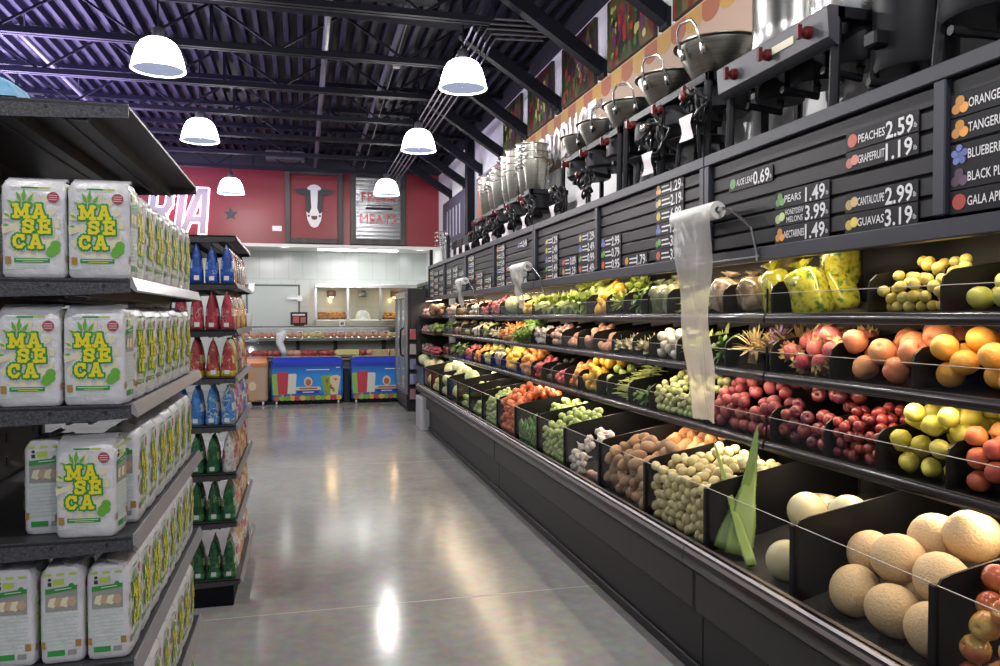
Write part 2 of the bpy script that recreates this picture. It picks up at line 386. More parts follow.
# ------------------------------------------------------------------ posters and wall lettering
PK = [((.03,.012,.012),(.10,.015,.012),(.025,.04,.012),(.10,.07,.025),(.01,.01,.01)), ((.015,.025,.012),(.04,.06,.018),(.10,.02,.015),(.10,.07,.03),(.03,.01,.02))]
def poster(y0, y1, z0, z1, k, lbl):
    t = empty('vegetable_poster', (2.69, (y0+y1)/2, z0), label=lbl, cat='poster', group='vegetable posters on the right wall')
    c = PK[k % 2]; st = [(i/len(c), cc) for i, cc in enumerate(c)]
    m = noise_mat('poster_print_%d' % k, st, 9 + k % 3, .35, rnd=.3, kind='voronoi', stretch=(1, 1, .45))
    for e in m.node_tree.nodes:
        if e.type == 'VALTORGB': e.color_ramp.interpolation = 'CONSTANT'
    h = z1 - z0; w = abs(y1 - y0)
    b = MB(); b.box((-.028, -w/2, 0), (.005, w/2, h)); b.build('backing', mat('poster_edge', (.03,.02,.02), .5), t)
    b = MB(); b.prism([(-w/2+.005, .005), (w/2-.005, .005), (w/2-.005, h-.005), (-w/2+.005, h-.005)], (-.028, 0, 0), -Y, Z, -X, .002, 5)
    # big vegetables of the printed picture, flat on the canvas
    rr = random.Random(k*5+1)
    for q in range(60):
        u = rr.uniform(-w/2+.09, w/2-.09); v = rr.uniform(.08, h-.10); a = rr.uniform(.016, .045); bb = a * rr.choice((.8, 1, 1.6, 2.6)); bb = min(bb, .09)
        b.disc((-.0305 - q*.0001, -u, v), -Y, Z, -X, a, 12, 0, rr.randrange(5), ry=bb)
    b.build('print', [mat('print_red', (.32,.03,.02), .4), mat('print_green', (.05,.11,.02), .4), mat('print_dark', (.018,.02,.014), .4), mat('print_purple', (.11,.03,.08), .4), mat('print_lime', (.40,.38,.12), .4), m], t)
for i, (a, c) in enumerate(((10.37,9.49),(9.17,8.22),(7.88,6.93),(6.61,5.65),(5.33,4.40))):
    poster(a, c, 3.78, 4.40, i, ['vegetable photo poster farthest from the camera on right wall','second farthest vegetable poster, full of round tomatoes and greens','middle vegetable poster with a long yellow green stalk','second nearest poster with carrots, cucumber and radishes','nearest vegetable poster, mostly purple, cut by the frame'][i])
for i, ch in enumerate('PRODUCE'):
    b = MB(); b.text(ch, (0,0,0), -Y, Z, -X, .36, 0, .05, wmax=.23, off=.02); b.text(ch, (0,0,0), -Y, Z, -X, .36, 0, .0, wmax=.23, off=.02)
    tag(b.build('wall_letter', mat('letter_white', (.85,.84,.86), .4), loc=(2.69, 8.52 - i*.265, 3.27)), 'white raised letter %s on the peach painted wall' % ch, 'letter', 'white letters on the wall')
# dark plaque near the back corner
t = empty('wall_plaque', (2.69, 13.9, 3.15), label='dark plaque with pale stripes on right wall near the red wall', cat='sign')
b = MB(); b.prism([(-1.2,-.5),(1.0,-.5),(1.2,-.3),(1.2,.62),(-1.2,.62)], (0,0,0), -Y, Z, -X, .03); b.build('board', mat('plaque', (.05,.05,.08), .5), t)
b = MB()
for i in range(5): b.prism([(-.75+.3*i,-.1),(-.66+.3*i,-.1),(-.66+.3*i,.42),(-.75+.3*i,.42)], (-.03,0,0), -Y, Z, -X, .004)
for i in range(3): b.prism([(-.7,-.42+.09*i),(.7,-.42+.09*i),(.7,-.38+.09*i),(-.7,-.38+.09*i)], (-.03,0,0), -Y, Z, -X, .004)
b.build('print', mat('plaque_print', (.35,.36,.45), .5), t)

# ------------------------------------------------------------------ red wall: framed signs, star, letters
OLDWOOD = noise_mat('weathered_frame', [(.3, (.035,.03,.028)), (.7, (.085,.075,.068))], 6, .6, rnd=.2, stretch=(1,1,.15))
def frame(name, lbl, x0, x1, z0, z1, w, cat='sign'):
    t = empty(name, ((x0+x1)/2, 15.8, z0), label=lbl, cat=cat); hw = (x1-x0)/2; h = z1-z0
    for a, c in (((-hw,0),(-hw+w,h)),((hw-w,0),(hw,h)),((-hw+w,h-w),(hw-w,h)),((-hw+w,0),(hw-w,w))):
        b = MB(); b.bbox((a[0],-.07,a[1]), (c[0],0,c[1]), .008); b.build('frame_rail', OLDWOOD, t)
    return t, hw, h
t, hw, h = frame('cow_sign', 'red panel with a black and white cow head in a dark frame', -.33, .78, 3.02, 4.46, .10)
CB = [mat('cow_black', (.02,.02,.025), .5), mat('cow_white', (.72,.70,.69), .5), mat('cow_pink', (.12,.03,.03), .5)]
cx, cz = .0, .74; S = 1.0
b = MB()
b.prism([(-.13,.35),(-.07,.40),(0,.415),(.07,.40),(.13,.35),(.145,.1),(.15,-.12),(.13,-.28),(.07,-.40),(0,-.43),(-.07,-.40),(-.13,-.28),(-.15,-.12),(-.145,.1)], (cx,-.02,cz), X, Z, -Y, .03, 1)
for s in (-1, 1):
    b.prism([(s*a, c) for a, c in ((.10,.30),(.14,.33),(.26,.325),(.38,.30),(.33,.24),(.22,.19),(.13,.22))][::-s], (cx,-.03,cz), X, Z, -Y, .03, 0)
    b.prism([(s*a, c) for a, c in ((.07,.30),(.15,.31),(.155,.1),(.15,-.12),(.10,-.16),(.055,-.05),(.065,.12))][::-s], (cx,-.045,cz), X, Z, -Y, .01, 0)
    b.disc((cx+s*.105, -.05, cz-.2), X, Z, -Y, .022, 10, .006, 0)
b.prism([(-.06,-.2),(.06,-.2),(.05,-.26),(0,-.28),(-.05,-.26)], (cx,-.05,cz), X, Z, -Y, .008, 2)
b.build('cow_head', CB, t)
t, hw, h = frame('corrugated_sign', 'corrugated metal panel with red letters in a dark frame', .92, 2.02, 3.02, 4.46, .11)
b = MB(); n = 14; dz = (h-.22)/n; vs = []
for i in range(n*6+1):
    z = .11 + (h-.22)*i/(n*6); yy = -.03 - .02*math.cos(2*PI*i/6); vs += [(-hw+.11, yy, z), (hw-.11, yy, z)]
b.add(vs, [(2*i, 2*i+1, 2*i+3, 2*i+2) for i in range(n*6)]); b.build('corrugated_sheet', mat('corrugated_zinc', (.6,.6,.62), .25, 1.), t, True)
b = MB(); b.text('FRESH', (0,-.055,.86), X, Z, -Y, .19, 0, .02, wmax=.66); b.text('MEATS', (0,-.055,.42), X, Z, -Y, .2, 0, .02, wmax=.72)
b.build('lettering', mat('sign_red', (.36,.02,.03), .4), t)
b = MB(); b.box((-.25,-.06,.70), (.28,-.05,.745)); b.build('dash', STEEL_BLK, t)
b = MB(); b.prism([((.135 if i % 2 == 0 else .055)*math.sin(PI*i/5), (.135 if i % 2 == 0 else .055)*math.cos(PI*i/5)) for i in range(10)], (0,0,0), X, Z, -Y, .03)
tag(b.build('wall_star', mat('star_steel', (.025,.03,.04), .5, .2), loc=(-1.33, 15.79, 3.55)), 'dark metal star on the red wall right of glowing letters', 'star')
b = MB(); b.bbox((-.09,-.02,-.05), (.09,0,.05), .005)
tag(b.build('wall_switch_plate', WHITE_P, loc=(-.48, 15.8, 3.3)), 'small white box on the red wall left of the cow', 'box')
NEON = mat('neon_glow', (1,.8,.95), .3, emit=(1,.62,.85), estr=2.6)
LETG = mat('letter_grey', (.42,.42,.46), .45)
STK = {'R': [[(.1,0),(.1,1)],[(.1,1),(.62,1),(.74,.88),(.74,.64),(.62,.5),(.1,.5)],[(.45,.5),(.8,0)]], 'I': [[(.2,0),(.2,1)]], 'A': [[(.05,0),(.42,1),(.5,1),(.58,1),(.62,0)],[(.2,.3),(.6,.3)]]}
for ch, x0, sk, kx in (('R',-2.80,.08,.44),('I',-2.40,.10,.62),('A',-2.21,.08,.60)):
    t = empty('neon_sign_letter', (x0, 15.8, 3.2), label='grey letter %s outlined by pink white neon on the red wall' % ch, cat='letter', group='glowing letters on the red wall')
    for nm, w, yy, d, m in (('neon_halo', .165, -.03, .012, NEON), ('face', .105, -.06, .03, LETG)):
        b = MB()
        for st in STK[ch]:
            for p, q in zip(st, st[1:]):
                yy -= .0025; P = Vector((p[0]*kx + p[1]*sk, yy, p[1]*.76)); Q = Vector((q[0]*kx + q[1]*sk, yy, q[1]*.76)); dv = (Q-P).normalized()*(w/2.4)
                b.bar(P-dv, Q+dv, w, d, up=(0,-1,0))
        b.build(nm, m, t)
point('neon_light', (-2.1, 15.45, 3.6), 6, (1,.25,.5), .3)
# ================================================================== back of the shop: cold-room door, hot case, meat case, freezers, cooler
# cold-room door
t = struct(empty('door_1', (-.62, 17.5, 0)))
b = MB(); b.bbox((-.52,-.05,0),(.52,0,2.24), .01); b.build('door_panel', mat('coldroom_door', (.50,.55,.54), .45), t)
b = MB()
for a, c in (((-.56,-.03,0),(-.52,0,2.28)),((.52,-.03,0),(.56,0,2.28)),((-.56,-.03,2.24),(.56,0,2.28))): b.box(a, c)
b.build('door_frame', mat('door_gasket', (.12,.13,.13), .5), t)
b = MB(); b.bar((.30,-.1,1.98),(.62,-.1,1.98),.03,.05); b.box((.50,-.1,1.92),(.60,-.03,2.04)); b.build('door_handle', ALU, t)
b = MB(); b.box((-.50,-.09,2.12),(-.38,-.05,2.30)); b.build('hinge', ALU, t)

# hot food case against the wall
t = empty('hot_food_case', (1.28, 17.05, 0), label='steel hot food case with three lit windows behind the meat counter', cat='food warmer')
b = MB(); b.bbox((-1.04,-.28,0),(1.36,.42,1.52), .01); b.build('base_cabinet', CHROME_D, t)
b = MB(); b.bbox((-1.04,-.30,2.19),(1.36,.42,2.27), .01); b.build('top_rail', CHROME, t)
for x in (-1.02, -.36, .32, 1.0, 1.33):
    b = MB(); b.bbox((x-.03,-.29,1.52),(x+.03,-.23,2.19), .005); b.build('post', CHROME, t)
b = MB(); b.box((-1.0,-.262,1.53),(1.3,-.258,2.18)); b.build('glass', clear_mat('case_glass', (.95,.98,.96), .9), t)
for x, on in ((-.69,1), (-.02,0), (.66,1)):
    b = MB(); b.lathe([(.09,-.12),(.1,-.10),(.1,.0),(.05,.02)], 14, cap0=False, c=(x,-.02,2.13)); lp = b.build('heat_lamp', mat('copper_shade', (.35,.2,.13), .4, .7) if on else mat('steel_shade', (.25,.27,.27), .4, .7), t, True)
    if on:
        b = MB(); b.lathe([(.001,-.05),(.04,-.04),(.05,0),(.03,.03)], 10, c=(x,-.02,2.03)); b.build('bulb', mat('heat_bulb', (1,.7,.3), .3, emit=(1,.6,.25), estr=9), lp, True)
        point('heat_lamp_light', (1.28+x, 17.0, 1.96), 7, (1,.62,.3), .05)
FRY = noise_mat('fried_pork', [(.3,(.22,.08,.02)),(.7,(.50,.26,.08))], 10, .5, bump=.6, bscale=40)
rr = random.Random(4)
def lump(r, seed, n=10, sz=(1,1,1)):
    q = random.Random(seed); a, c = q.uniform(0, 6), q.uniform(0, 6)
    prof = [(max(.001, r*math.sin(PI*i/7)), -r*math.cos(PI*i/7)) for i in range(8)]
    b = MB(); b.lathe(prof, n, wob=lambda t_, z: 1 + .16*math.sin(2*t_+a) + .12*math.sin(3*t_+c+z/r*2))
    b.v = [(x*sz[0], y*sz[1], z*sz[2]) for x, y, z in b.v]; return b
fry = [lump(.055, i, 9, (1.2, 1, .7)).build('fried_pork_piece', FRY, None, True) for i in range(3)]
used = set()
for (x0, x1, n, lb) in ((.32,.88,34,'crisp fried pork piece heaped in the left hot window'), (1.7,2.2,22,'crisp fried piece heaped in the right hot window')):
    for i in range(n):
        xx = x0 + (x1-x0)*((i*.618) % 1); lay = i*3//n; loc = (xx, 16.92 + .10*((i*.37) % 1) + .05*lay, 1.56 + .045*lay)
        k = i % 3
        if k not in used: o = fry[k]; o.location = loc; used.add(k); tag(o, lb, 'food', 'fried food ' + lb[-22:])
        else: dup(fry[k], loc, (0, 0, i*1.3), lb, 'food', 'fried food ' + lb[-22:])
b = MB(); b.lathe([(.001,.17),(.08,.155),(.13,.11),(.16,.04),(.165,0)], 20); b.lathe([(.165,0),(.17,.0),(.17,-.03)], 20)
tag(b.build('food_dome', mat('dome_white', (.75,.78,.8), .25), None, True, loc=(1.24, 16.95, 1.56)), 'white dome cover in the middle window of the hot case', 'dome')
t = empty('menu_board', (-.08, 16.6, 1.42), label='small dark board with red pictures left of the hot case', cat='sign')
b = MB(); b.bbox((-.17,-.02,0),(.17,0,.26), .005); b.box((-.1,0,-.12),(.1,.1,0)); b.build('board', STEEL_BLK2, t)
b = MB(); b.box((-.12,-.023,.04),(0,-.02,.17), 0); b.box((.03,-.023,.04),(.13,-.02,.16), 0); b.box((-.13,-.023,.19),(.12,-.02,.22), 1); b.build('pictures', [mat('menu_red', (.45,.10,.08), .5), PAPER], t)

# meat case
t = empty('meat_case', (.65, 15.3, 0), label='long glass fronted meat counter with steel top behind the freezers', cat='counter')
b = MB(); b.bbox((-1.95,.1,0),(1.95,1.0,.78), .01); b.build('base_cabinet', mat('case_grey', (.25,.25,.25), .5), t)
b = MB(); b.bbox((-1.95,0,.74),(1.95,.95,.80), .01); b.build('deck', CHROME_D, t)
b = MB(); b.bbox((-1.95,.25,1.12),(1.95,.75,1.15), .005); b.build('shelf', CHROME_D, t)
b = MB(); b.bbox((-1.95,.35,1.24),(1.95,.95,1.40), .02); b.build('top_cap', CHROME, t)
for x in (-1.92, -.75, -.02, .95, 1.92):
    b = MB(); b.box((x-.03,.6,.8),(x+.03,.9,1.24)); b.build('post', STEEL_BLK2, t)
b = MB(); b.box((-1.9,.88,.8),(1.9,.92,1.24)); b.build('back_panel', mat('case_back_pale', (.66,.69,.66), .4), t)
b = MB(); b.add([(-1.94,.03,.78),(1.94,.03,.78),(1.94,.36,1.36),(-1.94,.36,1.36)], [(0,1,2,3)]); b.build('front_glass', MATS['case_glass'], t)
b = MB(); b.box((-1.9,.45,1.222),(1.9,.5,1.24)); b.build('light_tube', mat('case_tube', (1,1,1), .3, emit=(1,.95,.9), estr=4), t)
area('meat_case_light', (.65, 15.70, 1.21), (math.radians(-12),0,0), 3.7, .08, 45, (1,.88,.8))
MEAT = [noise_mat('raw_beef', [(.3,(.28,.03,.03)),(.6,(.42,.07,.06)),(.8,(.6,.3,.26))], 14, .35, rnd=.3), noise_mat('pork_pink', [(.3,(.55,.22,.15)),(.7,(.66,.36,.25))], 12, .35, rnd=.3), noise_mat('chicken_yellow', [(.3,(.62,.45,.14)),(.7,(.7,.55,.28))], 12, .4, rnd=.3)]
TRAY = mat('tray_steel', (.4,.4,.4), .35, .9)
def meat_tray(x, z, y, w, k, lbl, grp):
    t = empty('meat_tray', (x, y, z), label=lbl, cat='tray', group=grp)
    b = MB(); b.bbox((-w/2,-.2,0),(w/2,.2,.03), .006); b.build('tray', TRAY, t)
    b = MB(); q = random.Random(int(x*100)+k)
    for i in range(9):
        l = lump(.055, i+k, 8, (1.5, 1.1, 1.0)); ox, oy = -w/2+.06 + (w-.12)*(i % 3)/2, -.13 + .13*(i//3)
        b.add([(a+ox, c+oy, d+.075) for a, c, d in l.v], l.f)
    b.build('meat', MEAT[k], t, True)
for i in range(12):
    x = -1.12 + i*.31; k = [0,0,0,1,0,0,2,0,1,2,1,1][i]
    meat_tray(x, .81, 15.55, .29, k, '%s tray of %s meat on the deck of the meat counter, counted from the left' % (ORD[i], ['red','pink','yellowish'][k]), 'lower meat trays')
for i in range(9):
    x = -1.05 + i*.41; k = [1,1,1,2,1,1,1,2,1][i]
    meat_tray(x, 1.155, 15.78, .38, k, '%s tray of %s meat on the glass case upper shelf, counted from the left' % (ORD[i], ['red','pink','yellowish'][k]), 'upper meat trays')
def small_tag(x, y, z, lbl):
    t = empty('price_tag', (x, y, z), label=lbl, cat='price tag', group='square price tags on the meat counter')
    b = MB(); b.box((-.055,-.006,-.045),(.055,0,.045)); b.build('card', PAPER, t)
    b = MB(); b.box((-.036,-.009,-.028),(.036,-.006,.03)); b.build('print', mat('tag_print', (.12,.10,.14), .5), t)
for i, x in enumerate((-1.02,-.06,.28,.72,1.15,1.36,1.60,1.88)): small_tag(x, 15.64, 1.26, '%s square price tag along the steel counter top, from the left' % ORD[i])
for i, x in enumerate((.80, 2.05)): small_tag(x, 16.76, 1.44, 'square price tag under the %s window of the hot case' % ('left','right')[i])
b = MB(); b.lathe([(.10,0),(.13,.24),(.135,.25),(.12,.25),(.1,.02)], 18, cap0=True)
tag(b.build('white_bucket', WHITE_P, None, True, loc=(-1.08, 15.9, 1.40)), 'white plastic tub on the left end of the steel counter', 'tub')
b = MB(); b.tube([(0,0,0),(.02,0,-.08),(-.01,-.02,-.2),(.05,-.03,-.34),(.08,-.03,-.44)], .06, 10, radii=[.09,.1,.07,.06,.05])
tag(b.build('plastic_bag_bundle', mat('bag_white', (.7,.72,.74), .3), None, True, loc=(-.42, 15.28, 1.30)), 'white twisted plastic bags hanging down the front of the meat counter', 'bag')
b = MB(); b.box((.0,0,0),(.42,.03,.10)); tag(b.build('yellow_sign', mat('yellow_card', (.65,.6,.2), .5), loc=(.62,15.22,.86)), 'long yellow card lying on the meat counter ledge', 'card')
for i, x in enumerate((1.28, 1.62)):
    b = MB(); b.bbox((0,0,0),(.3,.25,.11), .005); tag(b.build('cardboard_box', noise_mat('cardboard', [(.3,(.42,.27,.12)),(.7,(.5,.34,.17))], 5, .7), loc=(x,14.98,.84)), ('left','right')[i] + ' open tan box above the right blue freezer', 'box', 'tan boxes on the freezer')

# chest freezers
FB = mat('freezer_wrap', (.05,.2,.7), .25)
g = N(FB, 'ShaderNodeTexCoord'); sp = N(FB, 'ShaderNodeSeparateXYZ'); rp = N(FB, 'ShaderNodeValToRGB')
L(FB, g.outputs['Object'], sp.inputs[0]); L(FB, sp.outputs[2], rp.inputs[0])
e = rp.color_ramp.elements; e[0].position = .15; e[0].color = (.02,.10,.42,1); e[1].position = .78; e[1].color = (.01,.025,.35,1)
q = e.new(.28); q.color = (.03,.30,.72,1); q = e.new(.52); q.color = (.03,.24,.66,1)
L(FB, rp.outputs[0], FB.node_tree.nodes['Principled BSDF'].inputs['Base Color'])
PR = {k: mat('print_' + k, c, .35) for k, c in dict(rosy=(.48,.04,.07), mint=(.25,.45,.08), milk=(.62,.66,.6), white=(.75,.75,.75), cream=(.68,.55,.38), gold=(.62,.42,.05), rust=(.42,.12,.04), leaf=(.18,.36,.03), deep=(.02,.04,.3), dark=(.05,.02,.02), wood=(.5,.3,.14)).items()}
def freezer(x0, x1, lbl, full=True):
    w = x1 - x0; t = empty('ice_cream_freezer', (x0, 14.5, 0), label=lbl, cat='freezer', group='printed ice cream freezers' if full else None)
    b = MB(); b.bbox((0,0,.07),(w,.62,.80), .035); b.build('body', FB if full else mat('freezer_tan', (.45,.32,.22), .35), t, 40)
    b = MB(); b.add([(.02,-.012,.70),(w-.02,-.012,.70),(w-.02,-.012,.76),(.02,-.012,.76),(.02,.06,.84),(w-.02,.06,.84),(.02,.6,.85),(w-.02,.6,.85),(.02,.6,.80),(w-.02,.6,.80)], [(0,1,2,3),(3,2,5,4),(4,5,7,6),(6,7,9,8),(0,3,4,6,8),(1,9,7,5,2)]); b.build('lid_rim', mat('freezer_rim_blue', (.03,.06,.5), .15) if full else mat('freezer_rim_orange', (.62,.20,.06), .25), t, 30)
    b = MB(); b.box((.08,.1,.849),(w-.08,.56,.856)); b.build('glass_lid', mat('lid_glass', (.25,.35,.5), .05) if full else mat('lid_pale', (.65,.6,.55), .1), t)
    b = MB(); b.box((.03,.05,.02),(w-.03,.58,.075)); b.build('plinth', STEEL_BLK, t)
    for x in (.08, w-.08):
        b = MB(); b.tube([(x-.015,.06,.035),(x+.015,.06,.035)], .035, 12); b.build('caster', WHITE_P, t)
    b = MB(); ks = list(PR); yy = -.002
    def P(poly, k, d=.002): b.prism(poly, (0,yy,0), X, Z, -Y, d, ks.index(k))
    def rp_(cx, cz, wd, ht, k, d=.002, tp=.8):
        P([(cx-wd/2,cz+ht/2),(cx-wd/2*tp,cz-ht/2),(cx+wd/2*tp,cz-ht/2),(cx+wd/2,cz+ht/2),(cx+wd/2*.8,cz+ht*.56),(cx-wd/2*.8,cz+ht*.56)], k, d)
    if full:
        s = w/1.24
        rp_(.10*s,.36,.2,.36,'mint',.002); rp_(.33*s,.37,.2,.34,'milk',.003); rp_(.19*s,.38,.2,.38,'rosy',.004)
        P([(.19*s-.015,.19),(.19*s+.015,.19),(.19*s+.015,.1),(.19*s-.015,.1)], 'wood'); P([(.33*s-.015,.2),(.33*s+.015,.2),(.33*s+.015,.12),(.33*s-.015,.12)], 'wood')
        # round badge with a banner
        cx = .63*s
        P([(cx+.075*math.cos(PI*i/8), .41+.09*math.sin(PI*i/8)) for i in range(16)], 'cream', .002); P([(cx+.05*math.cos(PI*i/8), .40+.06*math.sin(PI*i/8)) for i in range(16)], 'rust', .004)
        P([(cx-.23,.26),(cx+.23,.26),(cx+.21,.32),(cx-.21,.32)], 'cream', .005); P([(cx-.16,.275),(cx+.16,.275),(cx+.15,.305),(cx-.15,.305)], 'rust', .006)
        P([(cx-.18,.20),(cx+.18,.20),(cx+.2,.25),(cx-.2,.25)], 'deep', .003); P([(cx-.10,.217),(cx+.10,.217),(cx+.10,.232),(cx-.10,.232)], 'white', .005)
        # printed cup
        cx = 1.03*s; P([(cx-.17,.50),(cx-.12,.17),(cx+.12,.17),(cx+.17,.50),(cx+.1,.53),(cx-.1,.53)], 'leaf', .002); P([(cx-.02,.50),(cx-.01,.17),(cx+.12,.17),(cx+.17,.50),(cx+.1,.53)], 'cream', .004)
        q = random.Random(3)
        for i in range(14): P([(cx-.09+.18*((i*.37) % 1)+.022*math.cos(PI*j/4), .22+.26*((i*.61) % 1)+.022*math.sin(PI*j/4)) for j in range(8)], ('rust','gold','leaf','rosy')[i % 4], .006)
        for i in range(int(13*s)):
            c0 = .09+.09*i; P([(c0+.06*math.cos(PI*j/6), .12+.045*math.sin(PI*j/6)) for j in range(12)], ('rust','mint','leaf','gold','rosy','gold','leaf')[i % 7], .003+.0004*(i % 3))
        P([(.6*s,.62),(1.0*s,.62),(1.0*s,.634),(.6*s,.634)], 'white', .003)
        P([(1.12*s,.66),(1.19*s,.66),(1.19*s,.672),(1.12*s,.672)], 'white', .003)
    else:
        for i in range(9): P([(.06+.13*(i % 3)+.07*math.cos(PI*j/5), .16+.19*(i//3)+.08*math.sin(PI*j/5)) for j in range(10)], ('cream','rust','wood','dark')[(i*3+i//3) % 4], .002+.0003*i)
    b.build('printed_wrap', [PR[k] for k in ks], t)
freezer(-.55, .70, 'left blue ice cream freezer with printed popsicles, fully in view')
freezer(.86, 2.11, 'right blue ice cream freezer, partly behind the glass door cooler')
freezer(-1.2, -.62, 'tan and orange chest freezer left of the blue freezers', False)
b = MB(); b.bbox((0,0,0),(.12,.3,.62), .01); tag(b.build('freezer_motor_box', STEEL_BLK2, loc=(.72,14.75,0)), 'dark narrow box between the two blue freezers', 'box')

# upright glass door cooler
a = math.atan2(1.80-1.68, 13.1-14.45)
t = empty('glass_door_cooler', (1.70, 13.03, 0), 0, 'tall glass door cooler at the far end of the produce case', 'cooler')
DK = mat('cooler_black', (.012,.012,.016), .5); GR = mat('cooler_grey', (.22,.22,.23), .4, .4)
b = MB(); b.bbox((0,0,.002),(.04,1.4,2.06), .005); b.bbox((0.04,0,.002),(.7,.05,2.06), .005); b.bbox((.04,1.35,.002),(.7,1.4,2.06), .005); b.bbox((.66,.05,.06),(.7,1.35,2.06), .005); b.bbox((.04,.05,1.98),(.66,1.35,2.06), .005); b.bbox((.04,.05,.06),(.66,1.35,.3), .005)
b.build('cabinet', DK, t)
b = MB()
for p, q in (((-.05,0,.28),(0,.08,2.0)),((-.05,1.32,.28),(0,1.4,2.0)),((-.05,.08,1.9),(0,1.32,2.0)),((-.05,.08,.28),(0,1.32,.38)),((-.05,.67,.38),(0,.73,1.9))): b.bbox(p, q, .006)
d = b.build('door', GR, t)
b = MB(); b.box((-.03,.08,.38),(-.02,1.32,1.9)); b.build('door_glass', mat('cooler_glass', (.30,.34,.33), .08), d)
b = MB(); b.tube([(-.05,.16,.92),(-.10,.16,.95),(-.11,.16,1.15),(-.10,.16,1.36),(-.05,.16,1.4)], .016, 8); b.build('handle', STEEL_BLK, d)
b = MB(); b.box((-.02,0,.06),(0,1.4,.27)); b.build('kick_grille', STEEL_BLK2, t)
for i in range(4):
    b = MB(); b.box((-.024,.02,.09+.045*i),(-.02,1.38,.105+.045*i)); b.build('grille_slat', GR, t)
# snack strips hanging on the black side of the cooler
t2 = empty('snack_rack', (1.715, 13.02, 0), label='narrow wire rack of small packets on the side of the cooler', cat='rack')
b = MB()
for x in (0, .16): b.tube([(x*.75,0,.15),(x*.75,0,1.45)], .006, 6)
for z in (.2,.45,.7,.95,1.2): b.box((0,-.09,z),(.12,0,z+.012))
b.build('wire_frame', STEEL_BLK2, t2)
for i, z in enumerate((.2,.45,.7,.95,1.2)):
    b = MB(); b.add([(-.05,-.035,0),(.05,-.035,0),(.05,.035,0),(-.05,.035,0),(-.05,0,.17),(.05,0,.17)], [(0,1,5,4),(2,3,4,5),(1,2,5),(3,0,4),(0,3,2,1)])
    tag(b.build('snack_packet', mat('packet_%d' % i, [(.3,.12,.15),(.2,.22,.4),(.15,.15,.3),(.35,.3,.28),(.4,.05,.05)][i], .35), loc=(1.775, 12.975, z+.013)), '%s small packet from the bottom of the narrow cooler rack' % ORD[i], 'packet', 'packets on the cooler rack')
# alcove lights
b = MB(); b.bbox((.3,16.5,2.965),(1.95,16.72,3.0), .005); o = b.build('downlight_panel', mat('tube_glow', (1,1,1), .3, emit=(1,1,.97), estr=7)); tag(o, 'long white light panel in the ceiling over the counter', 'light')
area('alcove_light_source', (1.1, 16.6, 2.95), (0,0,0), 1.6, .2, 11, (1,1,.96))
area('alcove_light_source', (-2.0, 16.6, 2.95), (0,0,0), 1.6, .2, 11, (1,1,.96))
for i, x in enumerate((-.34, 1.18, 2.35)):
    b = MB(); b.lathe([(.001,0),(.09,0),(.1,.02)], 18); tag(b.build('recessed_downlight', mat('downlight_glow', (1,1,1), .3, emit=(1,1,.97), estr=5), None, True, loc=(x, 16.1, 2.98)), ('left','middle','right')[i] + ' round recessed light in the white soffit', 'light', 'round recessed lights'); 
    point('recessed_light_source', (x, 16.1, 2.9), 3, (1,1,.95), .08)
b = MB(); b.lathe([(.001,-.05),(.04,-.04),(.05,0)], 12); tag(b.build('ceiling_camera', STEEL_BLK, None, True, loc=(.02, 16.05, 3.0)), 'small black dome camera under the soffit below the cow sign', 'camera')
b = MB(); b.bbox((-.2,-.12,-.015),(.2,.12,0), .005)
for i in range(5): b.box((-.18,-.1+.045*i,-.02),(.18,-.085+.045*i,-.014))
tag(b.build('air_vent', STEEL_BLK2, loc=(.32, 16.35, 3.0)), 'dark air vent in the soffit left of the light panel', 'vent')
